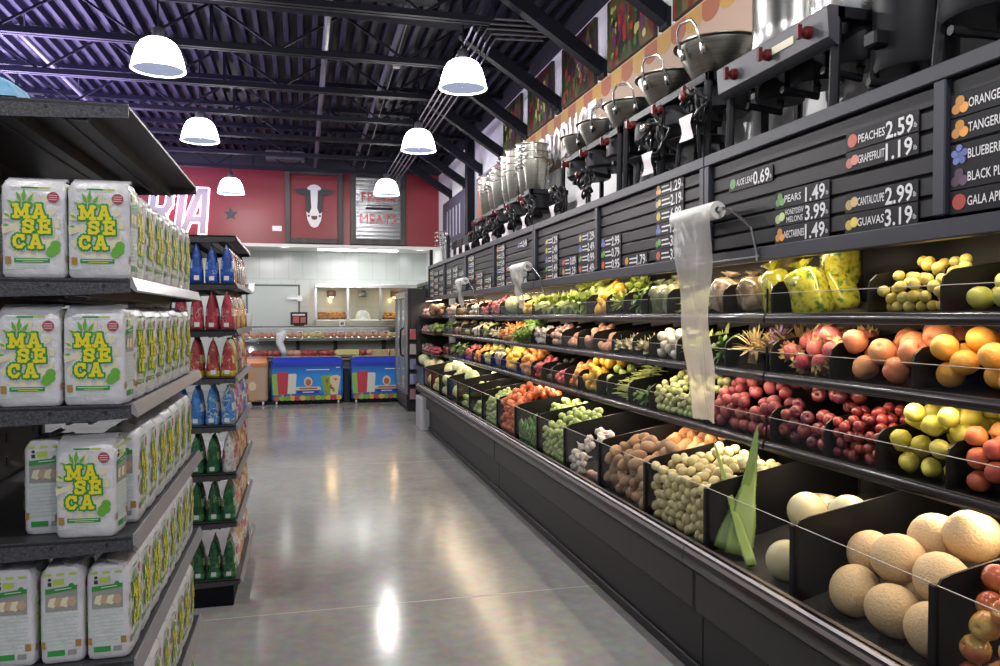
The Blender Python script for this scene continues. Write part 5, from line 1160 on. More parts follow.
kind('peach', 'peach', .036, FM['peach'], [solid(apple_prof(.037), 16, (1,1,.98), wob_fn(i, .02, .02)) for i in range(3)])
kind('pear', 'yellow_pear', .040, FM['pear'], [solid(pear_prof(.037), 16, (1,1,.93), wob_fn(i, .04, .02)) for i in range(3)])
kind('plum_red', 'small_red_plum', .022, FM['plum_red'], [solid(ball_prof(.0225, 8), 12, (1,1,1.05), wob_fn(i, .02, .02)) for i in range(2)])
kind('plum_dark', 'dark_plum', .030, FM['plum_dark'], [solid(apple_prof(.031), 14, (1,1,1), wob_fn(i, .03, .02)) for i in range(2)])
kind('potato_red', 'red_potato', .031, FM['potato_red'], [solid(ball_prof(.032), 12, (1,.95,1.1), wob_fn(i, .05, .04)) for i in range(3)])
kind('tomatillo', 'tomatillo', .021, FM['tomatillo'], [solid(ball_prof(.022, 7), 9, (1,1,1.0), wob_fn(i, .05, .04)) for i in range(3)])
kind('orange', 'orange', .047, FM['orange'], [solid(ball_prof(.047, 12), 20, (1,1,.96), wob_fn(i, .012, .01)) for i in range(2)])
kind('grapefruit', 'grapefruit', .050, FM['grapefruit'], [solid(apple_prof(.051), 20, (1,1,.98), wob_fn(i, .015, .01)) for i in range(2)])
kind('guava', 'green_mango', .042, FM['guava'], [solid(ball_prof(.040), 14, (1,.88,1.2), wob_fn(i, .04, .03)) for i in range(2)])
kind('key_lime', 'yellow_lime', .021, FM['key_lime'], [solid(ball_prof(.0215, 8), 10, (1,1,1.08)) for i in range(2)])
kind('mango', 'yellow_mango', .038, FM['mango'], [solid(ball_prof(.038), 12, (1,.85,1.25), wob_fn(i, .05, .03)) for i in range(2)])
kind('squash', 'yellow_squash', .045, FM['squash'], [solid([(.001,-.07),(.03,-.068),(.045,-.04),(.044,-.005),(.028,.04),(.020,.075),(.016,.1),(.001,.102)], 12, (1,1,1), wob_fn(i, .03, .02)) for i in range(2)])
kind('onion_white', 'white_onion', .030, FM['onion_white'], [solid([(.001,-.028),(.012,-.029),(.026,-.018),(.031,0),(.025,.018),(.012,.028),(.004,.036),(.001,.037)], 12) for i in range(2)])
kind('pink_root', 'pink_root_vegetable', .032, FM['pink_root'], [solid(ball_prof(.032, 8), 10, (1,.9,1.3), wob_fn(i, .07, .05)) for i in range(3)])
kind('avocado', 'avocado', .033, FM['avocado'], [solid(pear_prof(.031), 10, (1,1,.9)) for i in range(2)])
kind('papaya', 'orange_pepper', .036, FM['carrot'], [solid(apple_prof(.037), 10, (1,1,1.2), lambda t_, z: 1+.08*math.cos(4*t_)) for i in range(2)])
kind('hot_pink', 'pink_cactus_fruit', .028, FM['hot_pink'], [solid(ball_prof(.028, 8), 10, (1,1,1.3)) for i in range(2)])
kind('cabbage', 'green_cabbage', .095, FM['cabbage'], [solid(ball_prof(.095, 10), 18, (1,1,.92), wob_fn(i, .03, .03)) for i in range(2)])
kind('pale_melon', 'pale_yellow_melon', .065, FM['pale_melon'], [solid(ball_prof(.062, 10), 14, (1,1,1.35), wob_fn(i, .02, .02)) for i in range(2)])
kind('radish', 'red_radish', .026, FM['radish'], [solid(ball_prof(.026, 7), 9, (1,1,1.05), wob_fn(i, .04, .03)) for i in range(2)])
kind('coconut', 'brown_coconut', .048, FM['coconut'], [solid(ball_prof(.048, 8), 11, (1,1,1.08), wob_fn(i, .04, .03)) for i in range(2)])
kind('chayote', 'green_chayote', .040, FM['lime'], [solid(pear_prof(.036), 10, (1,.9,.85)) for i in range(2)])
kind('chile', 'green_chile', .020, FM['chile'], [solid([(.001,-.06),(.006,-.05),(.013,-.02),(.017,.01),(.015,.03),(.006,.038),(.003,.055)], 8, (1,1,1)) for i in range(2)])
# ---- irregular items
def leaf_bunch(seed, n, l, w, spread, mats, stems=8, stem_l=.06, droop=.5):
    """a tied bunch: thin stems and many curved leaf blades growing from one tie"""
    q = random.Random(seed); b = MB()
    for i in range(n):
        a = q.uniform(0, 2*PI); tl = q.uniform(.1, spread); L_ = l*q.uniform(.65, 1.1); W_ = w*q.uniform(.7, 1.15); d = Vector((math.sin(tl)*math.cos(a), math.sin(tl)*math.sin(a), math.cos(tl)))
        s = d.cross(Vector((q.uniform(-.3,.3), q.uniform(-.3,.3), 1))).normalized(); p0 = d*q.uniform(0, l*.35); vs = []; k = 5
        for j in range(k):
            f = j/(k-1); c = p0 + d*(L_*f) - Vector((0,0,1))*(droop*L_*f*f*.5) ; ww = W_*math.sin(PI*(.12+.80*f))**.8/2; nn = s.cross(d)*(.25*ww*math.sin(f*9+i))
            vs += [c - s*ww + nn, c + d*.0 - nn*.6, c + s*ww + nn]
        b.add(vs, [(3*j+m_, 3*j+m_+1, 3*j+m_+4, 3*j+m_+3) for j in range(k-1) for m_ in (0, 1)], 0)
    for i in range(stems):
        a = q.uniform(0, 2*PI); r = q.uniform(0, .016); b.tube([(r*math.cos(a), r*math.sin(a), .05), (r*1.4*math.cos(a), r*1.4*math.sin(a), -stem_l)], .0045, 5, 1)
    return b
def kindleaf(k, oname, r, mats, args): KIND[k] = (oname, r, [mk(oname, leaf_bunch(i*7+len(k), *args), mats) for i in range(2)])
kindleaf('lettuce', 'leaf_lettuce', .075, [FM['leaf_lettuce'], FM['pale_stem']], (46, .11, .055, 1.5, None, 10, .07, .7))
kindleaf('greens', 'dark_leafy_greens', .065, [FM['leaf_dark'], FM['leaf_mid']], (44, .10, .035, 1.4, None, 10, .08, .8))
kindleaf('herb', 'green_herb_bunch', .060, [FM['leaf_mid'], FM['leaf_mid']], (70, .085, .022, 1.4, None, 14, .09, .6))
kindleaf('celery', 'yellow_green_leaf_bunch', .062, [FM['leaf_lettuce'], FM['leaf_lettuce']], (40, .10, .022, 1.2, None, 12, .1, .6))
kindleaf('husk', 'dried_husk_bundle', .075, [FM['husk'], FM['husk']], (80, .11, .014, 1.5, None, 12, .06, .5))
kindleaf('leek', 'pale_root_bunch', .045, [FM['pale_stem'], FM['pale_stem']], (14, .07, .026, .9, None, 14, .10, .3))
kindleaf('dgreen', 'loose_green_vegetable', .040, [FM['leaf_dark'], FM['leaf_mid']], (22, .06, .03, 1.4, None, 5, .04, .7))
# dragon fruit with pointed scales
def dragon(seed):
    q = random.Random(seed); b = MB(); b.lathe([(x, z*1.25) for x, z in ball_prof(.04, 10)], 14)
    for i in range(26):
        a = q.uniform(0, 2*PI); z = -.9 + 1.8*i/25; rr_ = .04*math.sqrt(max(.02, 1-z*z)); d = Vector((math.cos(a), math.sin(a), .5)).normalized(); p = Vector((rr_*math.cos(a), rr_*math.sin(a), z*.05)); s = Vector((-math.sin(a), math.cos(a), 0))
        b.add([p - s*.010, p + s*.010, p + d*.022 + Vector((0,0,.012)), p + d*.004 + Vector((0,0,.010))], [(0,1,3),(0,3,2),(3,1,2)], 1)
    return b
KIND['dragon'] = ('dragon_fruit', .046, [mk('dragon_fruit', dragon(i), [FM['dragon'], FM['dragon_tip']]) for i in range(2)])
def carrot(seed): b = MB(); b.lathe([(.001,-.08),(.006,-.07),(.013,0),(.018,.05),(.016,.062),(.004,.066)], 9); b.tube([(0,0,.064),(.004,0,.085)], .005, 6, 1); return b
KIND['carrot'] = ('carrot', .020, [mk('carrot', carrot(0), [FM['carrot'], FM['leaf_mid']])])
def bagged(seed, sx, sy, sz, e=.62):
    q = random.Random(seed); b = solid(ball_prof(1, 9), 16, (sx, sy, sz), wob_fn(seed, .10, .09)); S_ = lambda v, h: math.copysign(abs(v/h)**e, v)*h; b.v = [(S_(x, sx)*(1+q.uniform(-.05,.05)), S_(y, sy)*(1+q.uniform(-.05,.05)), S_(z, sz)*(1+q.uniform(-.04,.04))) for x, y, z in b.v]
    b.lathe([(.018, sz*.9), (.01, sz*1.06), (.035, sz*1.25), (.04, sz*1.3)], 10, wob=lambda t_, z: 1+.3*math.cos(5*t_)); return b
fm_('bag_yellow', [(.35,(.05,.14,.02)),(.48,(.40,.40,.03)),(.6,(.55,.50,.06)),(.72,(.10,.22,.03))], 30, .2, rnd=.2, coat=.5)
fm_('bag_pale', [(.35,(.14,.10,.06)),(.5,(.32,.26,.18)),(.62,(.40,.35,.25)),(.75,(.22,.24,.06))], 20, .2, rnd=.3, coat=.5)
fm_('bag_clear', [(.35,(.16,.20,.08)),(.55,(.34,.35,.24)),(.75,(.42,.41,.34))], 16, .18, rnd=.2, coat=.5)
KIND['bag_yellow'] = ('bagged_yellow_produce', .075, [mk('bagged_yellow_produce', bagged(i, .065, .075, .11, .5), FM['bag_yellow']) for i in range(2)])
KIND['bag_pale'] = ('bagged_cauliflower', .085, [mk('bagged_cauliflower', bagged(i+3, .08, .08, .085), FM['bag_pale']) for i in range(2)])
KIND['bag_clear'] = ('bagged_lettuce', .075, [mk('bagged_lettuce', bagged(i+6, .07, .075, .10), FM['bag_clear']) for i in range(2)])
PCOUNT = {}
def put(k, loc, lbl, cat, grp, rot=None, sc=1.):
    oname, r, mes = KIND[k]; o = link(oname, R.choice(mes), None, loc, rot); o.scale = (sc, sc, sc); tag(o, lbl, cat, grp); PCOUNT[k] = PCOUNT.get(k, 0)+1; return o
FLAT = {'lettuce','greens','herb','celery','husk','leek','dgreen','bag_yellow','bag_pale','bag_clear'}
def heap(t, y0, y1, k, lbl, cat, L0=1, Lmax=3, rows=5, grow=1., x0=None, fill=1., up=None, gx=.0, hide=True):
    """rows of the item stacked in layers, climbing towards the back of the bin"""
    oname, r, mes = KIND[k]; p = 2*r*.99; grp = 'heap: ' + lbl
    xf = (XD+.012 if t == 'd' else XS+.030) if x0 is None else x0
    y0 += .016; y1 -= .016; n = max(1, int((y1-y0+.004)/p)); gap = (y1-y0)/n
    if k not in FLAT: return pour(t, y0-.008, y1+.008, k, lbl, cat, grp, xf, rows*p*.9 + r, 2*r + (L0-1)*1.66*r, grow*1.66/(1.8*.99), 2*r + (Lmax-1)*1.66*r, up)
    for d in range(rows):
        Ld = min(Lmax, int(L0 + d*grow + .001)); x = xf + r + d*p*.90
        if x + r > 2.48: break
        for l in range(Ld):
            for c in range(n):
                y = y0 + gap*(c+.5) + R.uniform(-.2, .2)*r; z = base_z(t, x) + r + l*p*.83
                rot = (R.uniform(-.3,.3), -.9+R.uniform(-.3,.3) if k in ('lettuce','greens','herb','celery','dgreen','leek') else R.uniform(-.25,.05), R.uniform(-.5,.5))
                put(k, (x + l*.14*r, y, z), lbl, cat, grp, rot, R.uniform(.9,1.12))
def pour(t, y0, y1, k, lbl, cat, grp, xf, depth, hf, slope, hmax, up):
    """drop the items one by one into the bin, each where it can sink lowest, under a surface that climbs to the back"""
    r = KIND[k][1]; placed = []; miss = 0; dd = (1.98*r)**2; xb = min(xf+depth, 2.47)
    while miss < (30 if r > .03 else 9) and len(placed) < 420:
        best = None
        for _ in range(24 if r > .03 else 16):
            x = xf+r*1.02 if R.random() < .42 else R.uniform(xf+r, max(xf+r+.001, xb-r)); y = R.uniform(y0+r, max(y0+r+.001, y1-r)); b0_ = base_z(t, x); z = b0_+r
            for (px_, py_, pz_) in placed:
                q = (px_-x)**2 + (py_-y)**2
                if q < dd: z = max(z, pz_ + math.sqrt(dd-q))
            top = b0_ + min(hmax, hf + slope*(x-xf-r))
            cap = {'3': TZ['2'], '2': TZ['1'], '1': 1.86, 'd': TZ['3'] if x > 1.95 else 9.}[t] + (x-XS)*SS - .042
            if z + r*1.12 <= cap and z + r <= top + .55*r and (best is None or z-b0_ < best[3]): best = (x, y, z, z-b0_)
        if best is None: miss += 1
        else: placed.append(best[:3])
    for (x, y, z) in placed:
        if x > xf + 2.7*r and any(zz > z + 1.5*r and (xx-x)**2 + (yy-y)**2 < (1.3*r)**2 for xx, yy, zz in placed): continue
        rot = (R.uniform(-.3,.3), R.uniform(-.3,.3), R.uniform(0, 6.28)) if up else (R.uniform(0,6.28), R.uniform(0,6.28), R.uniform(0,6.28))
        put(k, (x, y, z), lbl, cat, grp, rot, R.uniform(.90, 1.0))
def thinpile(name, y0, y1, t, n, l, r, m, lbl, cat, x0=None, x1=None, h=.07, seed=0):
    """a tangled heap of long thin pods nobody could count"""
    q = random.Random(seed); b = MB(); xa = x0 or (XS+.03 if t != 'd' else XD+.02); xb = x1 or xa+.26
    for i in range(n):
        x = q.uniform(xa+l*.2, xb); y = q.uniform(y0+l*.45, y1-l*.45); a = q.gauss(PI/2, .5); z = base_z(t, x) + r + h*q.random()*(.35 + .65*(x-xa)/(xb-xa+.001)) ; c, s = math.cos(a), math.sin(a); k = q.uniform(-.3, .3)
        hl = l/2*q.uniform(.8, 1.1); hl = min(hl, (y - y0-.004)/max(.2, abs(s)), (y1-.004-y)/max(.2, abs(s)))
        b.tube([(x-c*hl, y-s*hl, z+q.uniform(-.004,.01)), (x-s*k*.04, y+c*k*.04, z+.008), (x+c*hl, y+s*hl, z+q.uniform(-.004,.01))], r, 5, radii=[r*.4, r, r*.4])
    b.v = [(x, y, max(z, base_z(t, x)+.002)) for x, y, z in b.v]
    o = b.build(name, m, None, True); tag(o, lbl, cat); o['kind'] = 'stuff'

# ---- deck bins
DY = [1.17, 1.79, 2.43, 3.05, 3.67, 4.31, 4.94, 5.57, 6.19, 6.81, 7.41, 8.02, 8.67, 9.3, 9.87, 10.51, 11.2]
SHB = {'3': [1.45,2.08,2.40,2.69,3.06,3.66,4.31,4.62,4.98,5.18,5.56,5.88,6.2,6.5,6.82,7.32,7.9,8.4,8.9,9.4,9.9,10.5,11.0,11.35],
       '2': [1.45,2.23,2.66,3.06,3.45,3.68,3.96,4.31,4.56,4.9,5.25,5.58,5.95,6.37,6.81,7.32,8.0,8.5,8.95,9.5,10.05,10.7,11.35],
       '1': [1.45,2.11,2.45,3.06,3.47,4.08,4.43,4.70,5.0,5.38,6.78,7.3,8.0,8.5,9.0,9.7,10.4,11.35]}
def case_of(y):
    for t, a, c in CASE_OBJ:
        if y <= c: return t
    return CASE_OBJ[-1][0]
for y in DY: divider('d', y, case_of(y))
for a, c in zip(DY, DY[1:]): guard('d', a+.012, c-.012, case_of(c-.1))
for tk, ys in SHB.items():
    for y in ys: divider(tk, y, case_of(y))
D = 'deck bin'
heap('d', 1.17, 1.79, 'apple', 'red and yellow apple heaped in the nearest deck bin at the lower right corner', 'apple', 4, 6, 4, .7)
for (x, y, z, rx, rz) in ((1.805,2.245,.672,.3,.5),(1.80,2.06,.672,1.2,.2),(1.80,1.895,.672,.9,1.),(1.93,2.32,.765,.5,2),(1.90,2.155,.80,1.4,.9),(1.91,1.985,.785,1.0,.3),(2.04,2.15,.86,1.5,1.5),(2.06,2.02,.90,1.3,1.2),(1.97,2.10,.715,.4,.4),(2.02,1.90,.745,.2,.8)):
    put('cantaloupe', (x, y, z), 'netted tan cantaloupe in the pile of the deck bin next to the apples', 'melon', 'cantaloupe pile', (rx, rz, rx*3), 1.07)
for (x, y, z, l) in ((1.80,2.62,-.02,'front pale honeydew melon below the plastic bag'),(2.01,2.79,.06,'left back honeydew melon wrapped in a clear bag'),(2.02,2.545,.10,'right back honeydew melon beside the cantaloupes'),(2.00,2.66,-.06,'honeydew melon underneath the two back honeydews')):
    put('honeydew', (x, y, base_z('d', x)+.083+z), l, 'melon', None, (.4+x*3, y, 0)).pop('group', None)
def aloe(p0, p1, w, lbl, bend=.03, rough=0):
    p0, p1 = Vector(p0), Vector(p1); k = 14; d = (p1-p0); s = Vector((.85, -.52, 0)).normalized(); s = (s - d.normalized()*s.dot(d.normalized())).normalized(); nrm = d.normalized().cross(s); b = MB(); vs = []; m_ = 8
    for i in range(k):
        f = i/(k-1); c = p0 + d*f + nrm*(bend*math.sin(PI*f)); ww = w/2*(1-f)**.75*(.82+.18*math.sin(PI*min(1, f*2.2))) + .0012; th = ww*.34
        for j in range(m_):
            a = 2*PI*j/m_; vs.append(c + s*(ww*math.cos(a)) + nrm*(th*math.sin(a) - .3*ww*math.cos(a)**2))
    b.add(vs, [(i*m_+j, i*m_+(j+1) % m_, (i+1)*m_+(j+1) % m_, (i+1)*m_+j) for i in range(k-1) for j in range(m_)] + [tuple(range(m_))[::-1]])
    for i in range(1, k-1):   # small teeth on both edges
        for sg in (0, m_//2): v = Vector(vs[i*m_+sg]); b.add([v+d*.008, v-d*.004, v+s*(.004 if sg == 0 else -.004)+d*.006], [(0,1,2)])
    tag(b.build('aloe_leaf', FM['aloe'], None, True), lbl, 'leaf')
aloe((1.76,2.90,.60), (1.95,3.06,1.12), .125, 'broad aloe leaf standing in the deck bin, tapering to a high tip')
aloe((1.745,2.99,.60), (1.90,3.00,.98), .10, 'shorter broad aloe leaf left of the tall one in the deck bin', .02)
aloe((1.735,2.76,.60), (1.86,3.29,1.03), .05, 'narrow aloe leaf leaning to the left in front of the broad ones', .02)
aloe((2.12,2.66,.80), (2.34,2.52,.90), .09, 'aloe leaf lying at the back of the deck bin behind the honeydews', .02)
b = MB(); l = lump(.05, 3, 12, (1.2, 3.0, .8)); b.add(l.v, l.f)
tag(b.build('agave_root', FM['agave'], None, True, loc=(2.16, 2.86, .80), rot=(0,.2,.2)), 'brown and white mottled root behind the broad aloe leaf', 'root')
def plastic(loc, s, seed, lbl):
    q = random.Random(seed); b = MB(); n = 12; m_ = 9; vs = []
    for i in range(m_):
        for j in range(n):
            a = 2*PI*j/n; f = i/(m_-1); r = s*(math.sin(PI*(.08+.84*f)))*(1+q.uniform(-.35,.35)); vs.append((r*math.cos(a), r*1.3*math.sin(a), s*1.2*(f-.5)+q.uniform(-.3,.3)*s))
    b.add(vs, [(i*n+j, i*n+(j+1) % n, (i+1)*n+(j+1) % n, (i+1)*n+j) for i in range(m_-1) for j in range(n)])
    tag(b.build('crumpled_plastic_bag', MATS['bag_crumple'], None, 30, loc=loc), lbl, 'bag')
clear_mat('bag_crumple', (.95,.95,.95), 1.2, .15, .45, (.8,.78,.75))
plastic((1.86, 2.52, .80), .055, 2, 'crumpled clear bag end draped over the front honeydew')
plastic((2.16, 4.16, .835), .07, 5, 'crumpled clear plastic lying above the sweet potatoes')
heap('d', 3.05, 3.67, 'gold_potato', 'small pale yellow potato heaped in the deck bin left of the aloe leaves', 'potato', 7, 8, 9, .25)
heap('d', 3.67, 4.31, 'russet', 'brown potato in the low heap left of the yellow potatoes', 'potato', 4, 5, 3, .5)
heap('d', 3.67, 4.31, 'yam', 'orange brown sweet potato lying at the back behind the brown potatoes', 'sweet potato', 3, 3, 3, 0, 2.04)
heap('d', 4.31, 4.62, 'onion', 'small purple white onion low in the deck bin behind the sheet of clear acrylic', 'onion', 1, 2, 4, .5)
heap('d', 4.66, 4.94, 'garlic', 'white garlic bulb in the deck bin, far half beside the green chiles', 'garlic', 3, 5, 5, .6)
heap('d', 4.94, 5.57, 'lime', 'light green lime heaped in the deck bin right of the green chile bin', 'lime', 5, 7, 6, .4)
heap('d', 5.57, 6.19, 'chile', 'dark green chile in the deck bin right of the tomatoes', 'chile', 4, 5, 4, .3, up=True)
heap('d', 5.57, 6.19, 'lime', 'yellow green lime at the back of the chile bin', 'lime', 5, 6, 3, .5, 1.98)
heap('d', 6.19, 6.81, 'tomato', 'orange red tomato heaped high in the deck bin', 'tomato', 5, 7, 6, .4)
heap('d', 6.81, 7.41, 'lime', 'green lime heaped in the deck bin left of the tomatoes', 'lime', 5, 6, 5, .4)
heap('d', 7.41, 8.02, 'chayote', 'green chayote in the dark deck bin two bins left of the tomatoes', 'chayote', 2, 3, 4, .5)
heap('d', 8.02, 8.67, 'chayote', 'green chayote in the dark deck bin next to the cabbages', 'chayote', 2, 3, 4, .5)
heap('d', 8.67, 9.3, 'cabbage', 'large pale green cabbage piled highest on the far deck', 'cabbage', 1, 3, 3, 1)
heap('d', 9.3, 9.87, 'pale_melon', 'pale yellow melon in the far deck bin beyond the cabbages', 'melon', 2, 3, 3, .6)
heap('d', 9.87, 10.51, 'pale_melon', 'pale yellow melon in the second to last deck bin', 'melon', 2, 3, 3, .6)
heap('d', 10.51, 11.2, 'cabbage', 'green cabbage in the last deck bin at the case end', 'cabbage', 1, 2, 3, .7)
# ---- lowest shelf
heap('3', 1.45, 2.08, 'peach', 'orange red peach on the lowest shelf at the right edge of view', 'peach', 3, 3, 4, .3)
heap('3', 1.60, 2.40, 'pear', 'yellow green pear piled on the lowest shelf behind the peach divider', 'pear', 5, 6, 3, 1, 2.22)
heap('3', 2.08, 2.40, 'pear', 'yellow green pear at the front of the lowest shelf left of the peaches', 'pear', 4, 6, 4, 1)
heap('3', 2.40, 2.69, 'plum_red', 'small red plum on the lowest shelf right beside the pears', 'plum', 4, 5, 5, .5)
heap('3', 2.69, 3.06, 'plum_dark', 'dark purple plum on the lowest shelf between red plums and case joint', 'plum', 3, 5, 5, .7)
heap('3', 3.06, 3.66, 'potato_red', 'red skinned potato heaped on the lowest shelf right of the hanging bags', 'potato', 3, 5, 4, .7)
heap('3', 3.66, 4.31, 'tomatillo', 'pale green tomatillo heaped on the lowest shelf left of the hanging bags', 'tomatillo', 4, 6, 5, .6)
heap('3', 4.33, 4.62, 'dgreen', 'loose dark green vegetable low in a mostly empty lowest shelf bin', 'vegetable', 1, 1, 2, 0)
thinpile('green_bean_heap', 4.63, 4.97, '3', 300, .13, .0046, FM['bean'], 'tangled heap of green beans on the lowest shelf', 'green beans', h=.22, seed=2)
heap('3', 4.98, 5.18, 'chayote', 'green chayote on the lowest shelf between the beans and yellow mangoes', 'chayote', 2, 3, 3, .6)
heap('3', 5.18, 5.56, 'mango', 'yellow mango heaped on the lowest shelf', 'mango', 3, 4, 4, .6)
heap('3', 5.56, 5.88, 'papaya', 'orange pepper on the lowest shelf left of the yellow mangoes', 'pepper', 2, 3, 3, .5)
heap('3', 5.88, 6.2, 'hot_pink', 'pink cactus fruit low in a lowest shelf bin beside orange peppers', 'fruit', 2, 2, 2, .5)
heap('3', 6.2, 6.5, 'avocado', 'dark avocado on the lowest shelf, right one of two avocado bins', 'avocado', 1, 3, 4, .7)
heap('3', 6.5, 6.82, 'radish', 'bright red radish on the lowest shelf beside the dark avocados', 'radish', 3, 4, 3, .5)
heap('3', 6.82, 7.32, 'papaya', 'orange pepper on the lowest shelf left of the radishes', 'pepper', 3, 4, 3, .5)
heap('3', 7.32, 7.9, 'mango', 'yellow mango on the lowest shelf, far bin next to bagged produce', 'mango', 3, 4, 4, .5)
heap('3', 7.9, 8.4, 'bag_pale', 'clear bag of pale produce on the far lowest shelf', 'bag', 1, 2, 2, 1)
heap('3', 8.4, 8.9, 'guava', 'green mango on the far lowest shelf beside the bagged produce', 'mango', 2, 3, 3, .5)
heap('3', 8.9, 9.4, 'papaya', 'orange pepper on the far lowest shelf beside red radishes', 'pepper', 2, 3, 3, .5)
heap('3', 9.4, 9.9, 'radish', 'red radish on the far lowest shelf', 'radish', 3, 4, 3, .5)
heap('3', 9.9, 10.5, 'greens', 'dark leafy greens on the far lowest shelf', 'greens', 1, 1, 2, 0)
heap('3', 10.5, 11.0, 'greens', 'dark leafy greens in the next to last bin of the lowest shelf', 'greens', 1, 1, 2, 0)
heap('3', 11.0, 11.35, 'radish', 'red radish in the last bin of the lowest shelf', 'radish', 2, 3, 3, .5)
# ---- middle shelf
heap('2', 1.45, 2.23, 'orange', 'orange on the middle shelf at the right edge of view', 'orange', 2, 4, 4, .8)
heap('2', 2.23, 2.66, 'grapefruit', 'pink grapefruit on the middle shelf beside the oranges', 'grapefruit', 2, 4, 3, 1)
heap('2', 2.66, 3.06, 'dragon', 'pink dragon fruit with yellow tips on the middle shelf', 'dragon fruit', 2, 3, 3, .6)
heap('2', 3.06, 3.45, 'husk', 'tan dried husk bundle on the middle shelf left of the dragon fruit', 'husks', 1, 2, 2, .6)
b = leaf_bunch(77, 20, .05, .018, 1.3, None, 4, .04, .3)
tag(b.build('purple_flower_bunch', [mat('flower_purple', (.16,.06,.26), .5), FM['husk']], None, True, loc=(2.10, 3.13, 1.50), rot=(0,-.9,.3)), 'small purple flower bunch on top of the dried husks', 'flowers')
heap('2', 3.47, 3.68, 'greens', 'leafy greens behind the hanging bag strip on the middle shelf', 'greens', 1, 1, 2, 0)
heap('2', 3.68, 3.96, 'celery', 'light green leafy bunch on the middle shelf left of the hanging bags', 'leaf bunch', 1, 2, 2, .6)
heap('2', 3.96, 4.31, 'onion_white', 'white onion on the middle shelf', 'onion', 3, 3, 4, .5)
heap('2', 4.31, 4.56, 'leek', 'pale bunch with green tops on the middle shelf left of white onions', 'bunch', 1, 2, 2, .7)
heap('2', 4.56, 4.9, 'leek', 'pale root bunch on the middle shelf right of the pink roots', 'bunch', 1, 2, 2, .7)
heap('2', 4.9, 5.25, 'pink_root', 'pink root vegetable on the middle shelf right of its divider', 'root', 1, 2, 3, .6)
heap('2', 5.25, 5.58, 'pink_root', 'pink root vegetable on the middle shelf, second pink bin', 'root', 2, 3, 3, .5)
heap('2', 5.58, 5.95, 'pink_root', 'pink root vegetable on the middle shelf, third pink bin', 'root', 1, 2, 3, .6)
heap('2', 5.95, 6.37, 'onion', 'brownish onion on the middle shelf left of the pink roots', 'onion', 2, 3, 3, .6)
heap('2', 6.37, 6.81, 'garlic', 'white garlic bulb on the middle shelf beside the hanging green herb', 'garlic', 3, 3, 4, .4)
heap('2', 6.81, 7.32, 'herb', 'fresh green herb bunch hanging over the middle shelf edge', 'herbs', 1, 2, 2, 1, 1.965)
heap('2', 7.32, 8.0, 'carrot', 'carrot in the heap on the middle shelf left of the green herbs', 'carrot', 3, 4, 5, .5)
heap('2', 8.0, 8.5, 'leek', 'pale root bunch on the far middle shelf beside the carrots', 'bunch', 1, 1, 2, 0)
heap('2', 8.5, 8.95, 'chayote', 'green chayote on the far middle shelf', 'chayote', 2, 2, 3, .4)
heap('2', 8.95, 9.5, 'onion_white', 'white onion on the far middle shelf', 'onion', 2, 3, 3, .4)
heap('2', 9.5, 10.05, 'chayote', 'green chayote in the second far bin of the middle shelf', 'chayote', 1, 2, 3, .4)
heap('2', 10.05, 10.7, 'coconut', 'brown coconut on the far middle shelf', 'coconut', 1, 2, 3, .5)
heap('2', 10.7, 11.35, 'greens', 'dark leafy greens in the last bin of the middle shelf', 'greens', 1, 1, 2, 0)
# ---- top shelf
heap('1', 1.45, 2.11, 'guava', 'green mango on the top shelf at the right edge of view', 'mango', 1, 2, 4, .5)
heap('1', 2.11, 2.45, 'key_lime', 'small yellow lime heaped on the top shelf', 'lime', 3, 5, 5, .6)
heap('1', 2.76, 3.06, 'bag_yellow', 'glossy yellow and green produce bag on the top shelf', 'bag', 1, 2, 2, 1)
heap('1', 3.06, 3.25, 'bag_yellow', 'yellow produce bag on the top shelf left of the case joint', 'bag', 1, 1, 2, 0)
heap('1', 3.25, 3.47, 'bag_pale', 'clear bag of pale cauliflower on the top shelf', 'bag', 1, 2, 2, 1)
heap('1', 3.5, 3.72, 'bag_pale', 'clear bag of pale produce partly behind the hanging bag strip on the top shelf', 'bag', 1, 1, 2, 0)
thinpile('green_bean_heap', 3.74, 4.06, '1', 220, .14, .0042, FM['bean'], 'heap of thin green beans on the top shelf left of the hanging bags', 'green beans', h=.15, seed=5)
heap('1', 4.08, 4.43, 'bag_clear', 'clear bag of lettuce on the top shelf', 'bag', 1, 2, 2, .6)
heap('1', 4.43, 4.70, 'greens', 'dark leafy greens on the top shelf left of the bagged lettuce', 'greens', 1, 2, 2, .5)
heap('1', 4.70, 5.0, 'celery', 'yellow green leaf bunch on the top shelf beside the yellow squash', 'leaf bunch', 1, 2, 2, 1)
heap('1', 5.0, 5.38, 'squash', 'yellow squash on the top shelf', 'squash', 1, 3, 2, 1)
heap('1', 5.38, 6.1, 'lettuce', 'leafy green lettuce piled on the top shelf left of the squash', 'lettuce', 1, 2, 2, 1)
heap('1', 6.1, 6.78, 'lettuce', 'leafy green lettuce on the top shelf right of the middle bag roll', 'lettuce', 1, 2, 2, .6)
heap('1', 6.8, 7.3, 'mango', 'yellow mango on the top shelf under the middle bag roll', 'mango', 2, 2, 3, .5)
heap('1', 7.3, 8.0, 'cabbage', 'pale cabbage on the far top shelf', 'cabbage', 1, 1, 2, 0)
heap('1', 8.0, 8.5, 'radish', 'red radish on the far top shelf', 'radish', 3, 5, 4, .6)
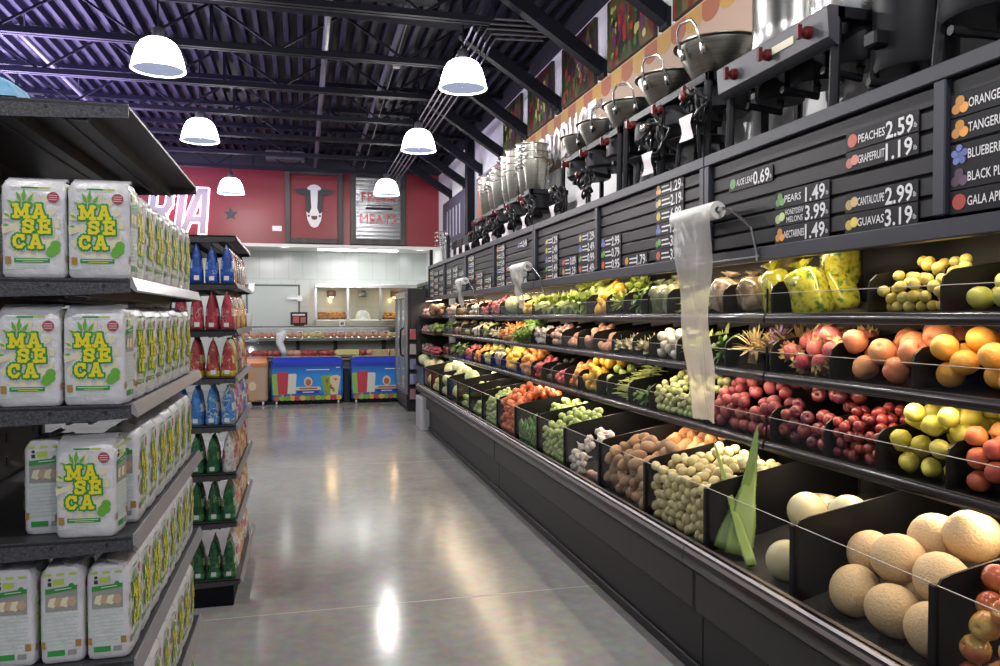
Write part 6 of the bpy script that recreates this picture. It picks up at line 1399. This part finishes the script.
heap('1', 8.5, 9.0, 'radish', 'red radish in the second radish bin of the far top shelf', 'radish', 2, 3, 3, .5)
heap('1', 9.0, 9.7, 'onion_white', 'white onion on the far top shelf', 'onion', 2, 3, 3, .4)
heap('1', 9.7, 10.4, 'coconut', 'brown coconut on the far top shelf', 'coconut', 1, 2, 3, .5)
heap('1', 10.4, 11.35, 'onion', 'brownish onion in the last bin of the top shelf', 'onion', 2, 3, 3, .4)
for tk, k, lb in (('3','radish','red radish on the lowest shelf of the corner case'), ('2','chayote','green chayote on the middle shelf of the corner case'), ('1','coconut','brown coconut on the top shelf of the corner case')):
    heap(tk, 11.47, 12.2, k, lb + ', nearer half', lb.split(' on ')[0].split()[-1], 2, 2, 2, 0, 1.91); heap(tk, 12.22, 12.95, 'onion', 'brownish onion on the %s shelf of the corner case' % {'3':'lowest','2':'middle','1':'top'}[tk], 'onion', 2, 2, 2, 0, 1.91)

for (y0, y1, k, lb) in ((11.47,12.2,'pale_melon','pale melon on the deck of the corner case, nearer half'),(12.22,12.95,'cabbage','green cabbage on the deck of the corner case by the cooler')):
    for i in range(4 if k == 'cabbage' else 8):
        r = KIND[k][1]; put(k, (1.80+r+(i % 2)*r*1.9, y0+r+(i//2)*(r*2.0), .80+r+.002), lb, lb.split(' on ')[0].split()[-1], lb[:30], (i*.4, 0, i))
# ================================================================== world, ambience, colour management
w = bpy.data.worlds.new('World'); SC.world = w; w.use_nodes = True
bg = w.node_tree.nodes['Background']; bg.inputs[0].default_value = (.80, .86, 1, 1); bg.inputs[1].default_value = .40
o = area('deck_wash_light', (-4.2, 10.0, 3.2), (PI, 0, 0), 4., 6., 1300, (.60,.47,1.)); 
SC.view_settings.view_transform = 'Standard'; SC.view_settings.look = 'None'; SC.view_settings.gamma = 1; SC.view_settings.exposure = .0
try: SC.view_settings.use_curve_mapping = False
except Exception: pass
SC.cycles.use_denoising = True
SC.cycles.max_bounces = 8; SC.cycles.diffuse_bounces = 4; SC.cycles.transparent_max_bounces = 16
SC.cycles.sample_clamp_indirect = 6.
